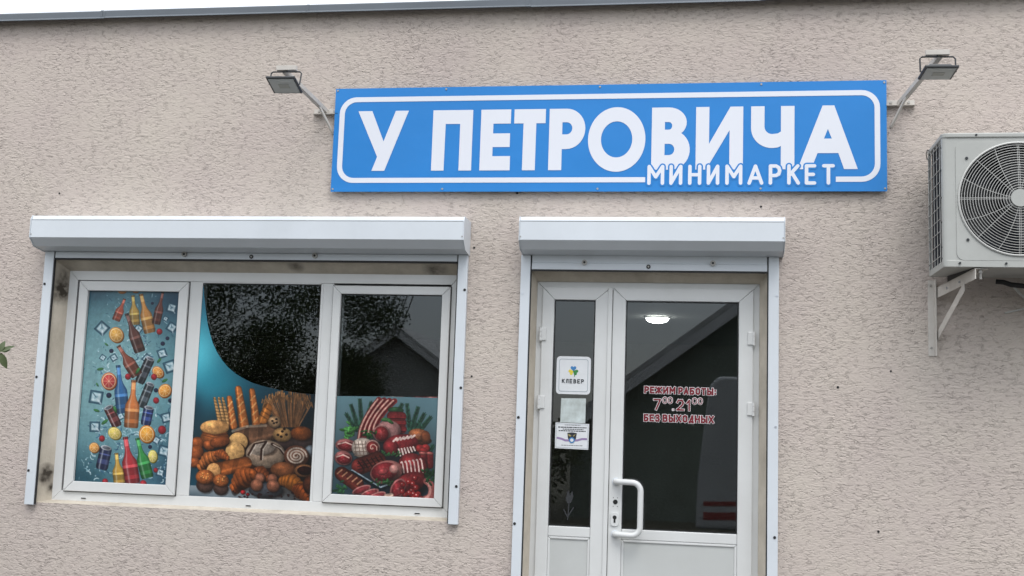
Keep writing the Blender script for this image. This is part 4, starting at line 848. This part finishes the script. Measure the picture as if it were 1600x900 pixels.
text('21', [(1.934, 1.975), (1.984, 2.012)], 1.697, 1.756, .0042, DY, M['red'], oh, hwo=.0064, mato=M['pinkwhite'], rnd_=False)
text('.', [(1.908, 1.925)], 1.697, 1.712, .0028, DY, M['red'], oh, hwo=.0062, mato=M['pinkwhite'], rnd_=False)
text('0000', [(1.860, 1.885), (1.888, 1.913), (2.016, 2.043), (2.046, 2.071)], 1.732, 1.768, .0022, DY, M['red'], oh, hwo=.0046, mato=M['pinkwhite'])
M['etched'] = material('faint_etching', (.022, .024, .027, 1), .6)
tu = [at(u, v, .0985) for u, v in ((888, 765), (884, 778), (886, 786), (892, 786), (896, 776), (894, 766), (891, 775))]
td = thing('tulip_decal', (1.38, DY, 1.15), 'faint grey tulip decal low on the narrow door pane', 'decal')
obj('flower', MB().flat([[(p.x, p.z) for p in tu]], DY-.0004), M['etched'], td)
obj('stem', stroke(MB(), [[(p.x, p.z) for p in (at(889, 786, .0985), at(888, 800, .0985), at(887, 812, .0985))], [(p.x, p.z) for p in (at(887, 808, .0985), at(881, 796, .0985))], [(p.x, p.z) for p in (at(888, 806, .0985), at(896, 793, .0985))]], .003, DY-.0004, .00003), M['etched'], td)

# ------------------------------------------------------------------ inside: lit ceiling lamp and shelving
LP = at(1027, 508, 4.0)
lt = thing('ceiling_lamp', (LP.x, 4.0, 2.60), 'lit round white ceiling lamp inside the shop, seen through the door', 'ceiling lamp')
dm = MB(); n = 32
prof = [(.100, 2.5995), (.100, 2.585), (.095, 2.570), (.078, 2.556), (.048, 2.547), (.001, 2.543)]
for i_, (r, z) in enumerate(prof): dm.v += [(LP.x+r*math.cos(2*math.pi*k/n), 4.0+r*math.sin(2*math.pi*k/n), z) for k in range(n)]
dm.f = [(i_*n+k, i_*n+(k+1) % n, (i_+1)*n+(k+1) % n, (i_+1)*n+k) for i_ in range(1, len(prof)-1) for k in range(n)]
obj('diffuser', dm, emission('lamp_glow', (1, .98, .94, 1), 16), lt, smooth=True)
rm = MB().tube([(LP.x+.103*math.cos(2*math.pi*k/n), 4.0+.103*math.sin(2*math.pi*k/n), 2.592) for k in range(n)], .007, 8, closed=True)
obj('rim', rm, M['pvc'], lt, smooth=True)

# ------------------------------------------------------------------ leaves
def leaf_mat(name, c1, c2):
    m = bpy.data.materials.new(name); m.use_nodes = True; t = m.node_tree; b = t.nodes['Principled BSDF']; b.inputs['Roughness'].default_value = .5
    n = t.nodes.new('ShaderNodeTexNoise'); n.inputs['Scale'].default_value = 3; tc_ = t.nodes.new('ShaderNodeTexCoord'); r = t.nodes.new('ShaderNodeValToRGB')
    r.color_ramp.elements[0].position = .35; r.color_ramp.elements[0].color = c1; r.color_ramp.elements[1].position = .65; r.color_ramp.elements[1].color = c2
    t.links.new(tc_.outputs['Object'], n.inputs['Vector']); t.links.new(n.outputs[0], r.inputs[0]); t.links.new(r.outputs[0], b.inputs['Base Color']); return m
M['leaf'] = leaf_mat('leaf_green', (.060, .085, .032, 1), (.115, .145, .065, 1)); M['bark'] = material('bark', (.085, .065, .048, 1), .9, var=.3, vscale=8, bump=.01, bscale=20)
def one_leaf(mb, p, d, up, L, w, fold=.25):
    """pointed leaf of ten faces, folded along its midrib"""
    d = d.normalized(); s = d.cross(up).normalized(); n = s.cross(d); vs = []; prof = ((0, .05), (.22, .75), (.45, 1), (.72, .72), (.9, .3), (1.0, .03))
    for t, ww in prof:
        c = p+d*(L*t)-n*(L*.18*t*t)
        vs += [c-s*(w*ww)+n*(w*ww*fold), c, c+s*(w*ww)+n*(w*ww*fold)]
    mb.add(vs, [f for i in range(len(prof)-1) for f in ((i*3, i*3+1, i*3+4, i*3+3), (i*3+1, i*3+2, i*3+5, i*3+4))])
def leaf_cloud(mb, centres, n, rg, L):
    for k in range(n):
        c, r = rg.choice(centres); v = Vector((rg.gauss(0, 1), rg.gauss(0, 1), rg.gauss(0, 1))); v = v.normalized()*(rg.random()**.45)
        p = Vector((c[0]+v.x*r[0], c[1]+v.y*r[1], c[2]+v.z*r[2])); d = Vector((rg.gauss(0, 1), rg.gauss(0, 1), rg.gauss(-.4, .6))).normalized(); s = d.orthogonal().normalized()*L*rg.uniform(.3, .5); l = L*rg.uniform(.7, 1.4)
        mb.add([p, p+d*l*.5+s, p+d*l, p+d*l*.5-s], [(0, 1, 2, 3)])
# shrub at the corner whose outermost twig reaches into view
sx = thing('garden_shrub', (-2.6, -.75, 0), 'leafy green shrub with one twig reaching in front of the stucco wall', 'shrub')
rg = random.Random(11); stem = MB(); lv = MB()
for k in range(6):
    a = Vector((-2.6+rg.uniform(-.06, .06), -.75+rg.uniform(-.06, .06), -.02)); b = Vector((-2.55+rg.uniform(-.45, .25), -.75+rg.uniform(-.3, .3), rg.uniform(1.5, 2.3)))
    pts = [a.lerp(b, t)+Vector((.05*math.sin(4*t+k), .04*math.cos(3*t+k), 0)) for t in np.linspace(0, 1, 9)]; stem.tube(pts, [.016-.0014*i for i in range(9)], 6)
    for q in pts[3:]:
        for j in range(9): one_leaf(lv, q+Vector((rg.uniform(-.12, .1), rg.uniform(-.12, .12), rg.uniform(-.1, .1))), Vector((rg.gauss(0, 1), rg.gauss(0, 1), rg.gauss(-.2, .5))), Vector((0, .1, 1)), rg.uniform(.05, .085), rg.uniform(.014, .022))
tw = [Vector((-2.35, -.72, 1.62)), Vector((-2.05, -.70, 1.80)), at(-30, 575, -.66), at(-6, 556, -.66), at(3, 552, -.66)]
stem.tube(tw, [.008, .006, .004, .003, .002], 6)
V = lambda u, v: at(u, v, -.66)
for (u0, v0, u1, v1, w) in ((1, 551, 8, 576, .022), (-2, 550, 21, 539, .0125), (0, 549, 6, 532, .017), (-4, 556, -22, 585, .02), (-8, 558, -30, 540, .02), (-14, 562, -10, 592, .02), (3, 550, 14, 545, .012)):
    a, b = V(u0, v0), V(u1, v1); b.y += rg.uniform(-.02, .02); one_leaf(lv, a, b-a, Vector((.15*rg.uniform(-1, 1), -1, .35)), (b-a).length, w)
obj('stems', stem, M['bark'], sx, smooth=True); obj('foliage', lv, M['leaf'], sx, smooth=True)

# ------------------------------------------------------------------ across the street (seen mirrored in the glass)
M['housegreen'] = material('green_painted_wall', (.19, .23, .20, 1), .8, var=.2, vscale=2); M['housegrey'] = material('grey_wall', (.30, .31, .31, 1), .85, var=.2, vscale=2)
M['roofing'] = material('slate_roofing', (.42, .43, .44, 1), .7, var=.25, vscale=3); M['trim'] = material('pale_trim', (.5, .51, .52, 1), .6)
def house(name, cx, Y, hw, eave, peak, depth, wall_m, label):
    t = thing(name, (cx, Y, 0), label, 'house', 'houses across the street')
    obj('wall', MB().prism([(cx-hw, -.05), (cx+hw, -.05), (cx+hw, eave), (cx, peak), (cx-hw, eave)], Y, Y-depth), M[wall_m], t)
    sl_ = (peak-eave)/hw; ov = .45
    for s in (-1, 1):
        e = (cx+s*(hw+ov), eave-sl_*ov)
        obj('roof_slope', MB().prism([(cx, peak+.06), e if False else (e[0], e[1]+.06), (e[0], e[1]+.16), (cx, peak+.17)], Y+.5, Y-depth-.5), M['roofing'], t)
        obj('bargeboard', MB().prism([(cx, peak+.05), (e[0], e[1]+.05), (e[0], e[1]-.18), (cx, peak-.18)], Y+.46, Y+.50), M['trim'], t)
    for wx in ((-hw*.45, hw*.45) if wall_m == 'housegrey' else (hw*.4,)):
        wn = obj('window', MB().ring(cx+wx-.55, cx+wx+.55, .95, 2.0, .07, Y+.02, Y-.05), M['trim'], t); obj('pane', MB().box(cx+wx-.48, cx+wx+.48, Y+.003, Y+.012, 1.02, 1.93), M['glass'], wn)
    return t
gA = mirrored(625, 513, -30); house('village_house', gA.x, -30, 3.1, gA.z-2.35, gA.z-.1, 8, 'housegrey', 'grey gabled house across the street, mirrored in the window above the meat poster')
p0, p1 = mirrored(975, 606, -16), mirrored(1150, 482, -16); slope = (p1.z-p0.z)/(p1.x-p0.x); hwB = 4.4; cxB = p0.x+hwB-1.0
house('village_house', cxB, -16, hwB, p0.z-1.0*slope, p0.z+slope*(hwB-1.0), 9, 'housegreen', 'dark green gabled house across the street, mirrored in the door glass')
# tree and bushes
tr = thing('broadleaf_tree', (-7.4, -13.8, 0), 'dense leafy tree across the street, mirrored in the middle window pane', 'tree')
rg = random.Random(5); tk = MB(); tk.tube([(-7.4, -13.8, -.05), (-7.42, -13.8, 1.2), (-7.4, -13.9, 2.6), (-7.2, -13.8, 4.2), (-6.9, -13.7, 5.8)], [.10, .085, .05, .03, .015], 10)
cen = []
for k in range(90):
    a = rg.uniform(0, 2*math.pi); rr = rg.uniform(.2, 2.0); z = rg.uniform(2.3, 6.3); c = Vector((-5.9+rr*math.cos(a)*1.25, -13.4+rr*math.sin(a), z)); cen.append((tuple(c), (.55, .55, .42)))
    b = Vector((-7.35, -13.85, max(2.0, z-1.3)))
    if k % 7 == 0: tk.tube([b, b.lerp(c, .5)+Vector((0, 0, .12)), c], [.012, .008, .004], 5)
cen += [((-6.3+.42*k, -13.5, 2.1+.25*(k % 3)), (.45, .5, .42)) for k in range(7)]*3
cen += [((-3.95, -13.2, 3.1), (.35, .4, .55)), ((-4.1, -13.3, 3.9), (.4, .4, .4)), ((-3.85, -13.2, 2.5), (.35, .4, .4))]
lf = MB(); leaf_cloud(lf, cen, 62000, rg, .050)
obj('trunk', tk, M['bark'], tr, smooth=True); obj('crown', lf, M['leaf'], tr)
for i_, (bx_, by_, bw, bh, lab) in enumerate(((-8.6, -15.2, 1.6, 2.2, 'rounded dark bush across the street below the grey gabled house'), (-6.0, -15.0, 1.5, 2.1, 'dark bush across the street behind the leafy tree'),
                               (-3.6, -15.0, 1.4, 2.1, 'dark bush across the street beside the leafy tree'), (-1.4, -15.2, 1.3, 1.9, 'low dark bush across the street near the green house'))):
    bt = thing('bush', (bx_, by_, 0), lab, 'bush', 'bushes across the street'); lf = MB(); rg = random.Random(20+i_)
    cc = [((bx_+rg.uniform(-bw*.7, bw*.7), by_+rg.uniform(-.5, .5), rg.uniform(.3, bh-.4)), (.6, .5, .45)) for k in range(14)]
    leaf_cloud(lf, cc, 3000, rg, .11); obj('foliage', lf, M['leaf'], bt)
    s_ = MB(); [s_.tube([(bx_, by_, -.05), (c[0][0], c[0][1], c[0][2])], [.03, .01], 5) for c in cc]; obj('stems', s_, M['bark'], bt)
# parked van
M['vanwhite'] = material('van_white', (.42, .44, .45, 1), .3, coat=.3); M['vanred'] = material('van_red', (.26, .035, .035, 1), .35); M['tyre'] = material('tyre', (.02, .02, .02, 1), .8)
vx = mirrored(1088, 700, -9.2).x
van = thing('delivery_van', (vx, -10.1, 0), 'white delivery van with red stripes parked across the street, mirrored in the door', 'van')
side = [(vx, .38), (vx+.02, 1.0), (vx+.16, 2.25), (vx+.28, 2.38), (vx+3.1, 2.40), (vx+3.5, 2.25), (vx+4.1, 1.40), (vx+4.85, 1.15), (vx+5.0, .85), (vx+5.0, .38)]
obj('body', MB().prism(side, -9.2, -11.1), M['vanwhite'], van, bevel=.05, seg=3)
for z0, z1 in ((.56, .66), (.74, .80)): obj('stripe', MB().prism([(vx+.1, z0-.06), (vx+4.7, z0+.10), (vx+4.6, z1+.10), (vx+.1, z1-.06)], -9.196, -9.199), M['vanred'], van)
obj('side_window', MB().plate([[(vx+3.05, 1.42), (vx+3.95, 1.42), (vx+3.45, 2.15), (vx+3.05, 2.15)]], -9.199, -9.194), M['gasket'], van)
for wx in (vx+.95, vx+4.05):
    for wy in (-9.18, -10.92):
        wo_ = obj('wheel', MB().cyl((wx, wy, .33), (wx, wy-.2, .33), .33, 28), M['tyre'], van, smooth=True); obj('hub_cap', MB().cyl((wx, wy+.006, .33), (wx, wy-.02, .33), .19, 20), M['trim'], wo_)
# overhead wires from the grey house to the shop roof
M['cablemat'] = M['lampblack']
for k, du in enumerate((0, 9)):
    a = mirrored(602+du, 545, -29.4); b = mirrored(880+du, -60, -1.0); b = Vector((b.x, .25, b.z))
    a.z = max(a.z, 3.2); pts = [a.lerp(b, t)-Vector((0, 0, .35*math.sin(math.pi*t))) for t in np.linspace(0, 1, 15)]; pts.append(Vector((b.x, .45, 3.93)))
    tag(obj('overhead_wire', MB().tube(pts, .012, 6), M['cablemat'], base=tuple(b), smooth=True), ('thin black overhead wire strung from the grey house to the shop roof', 'second black overhead wire running beside the first one to the shop roof')[k], 'wire', 'overhead wires')
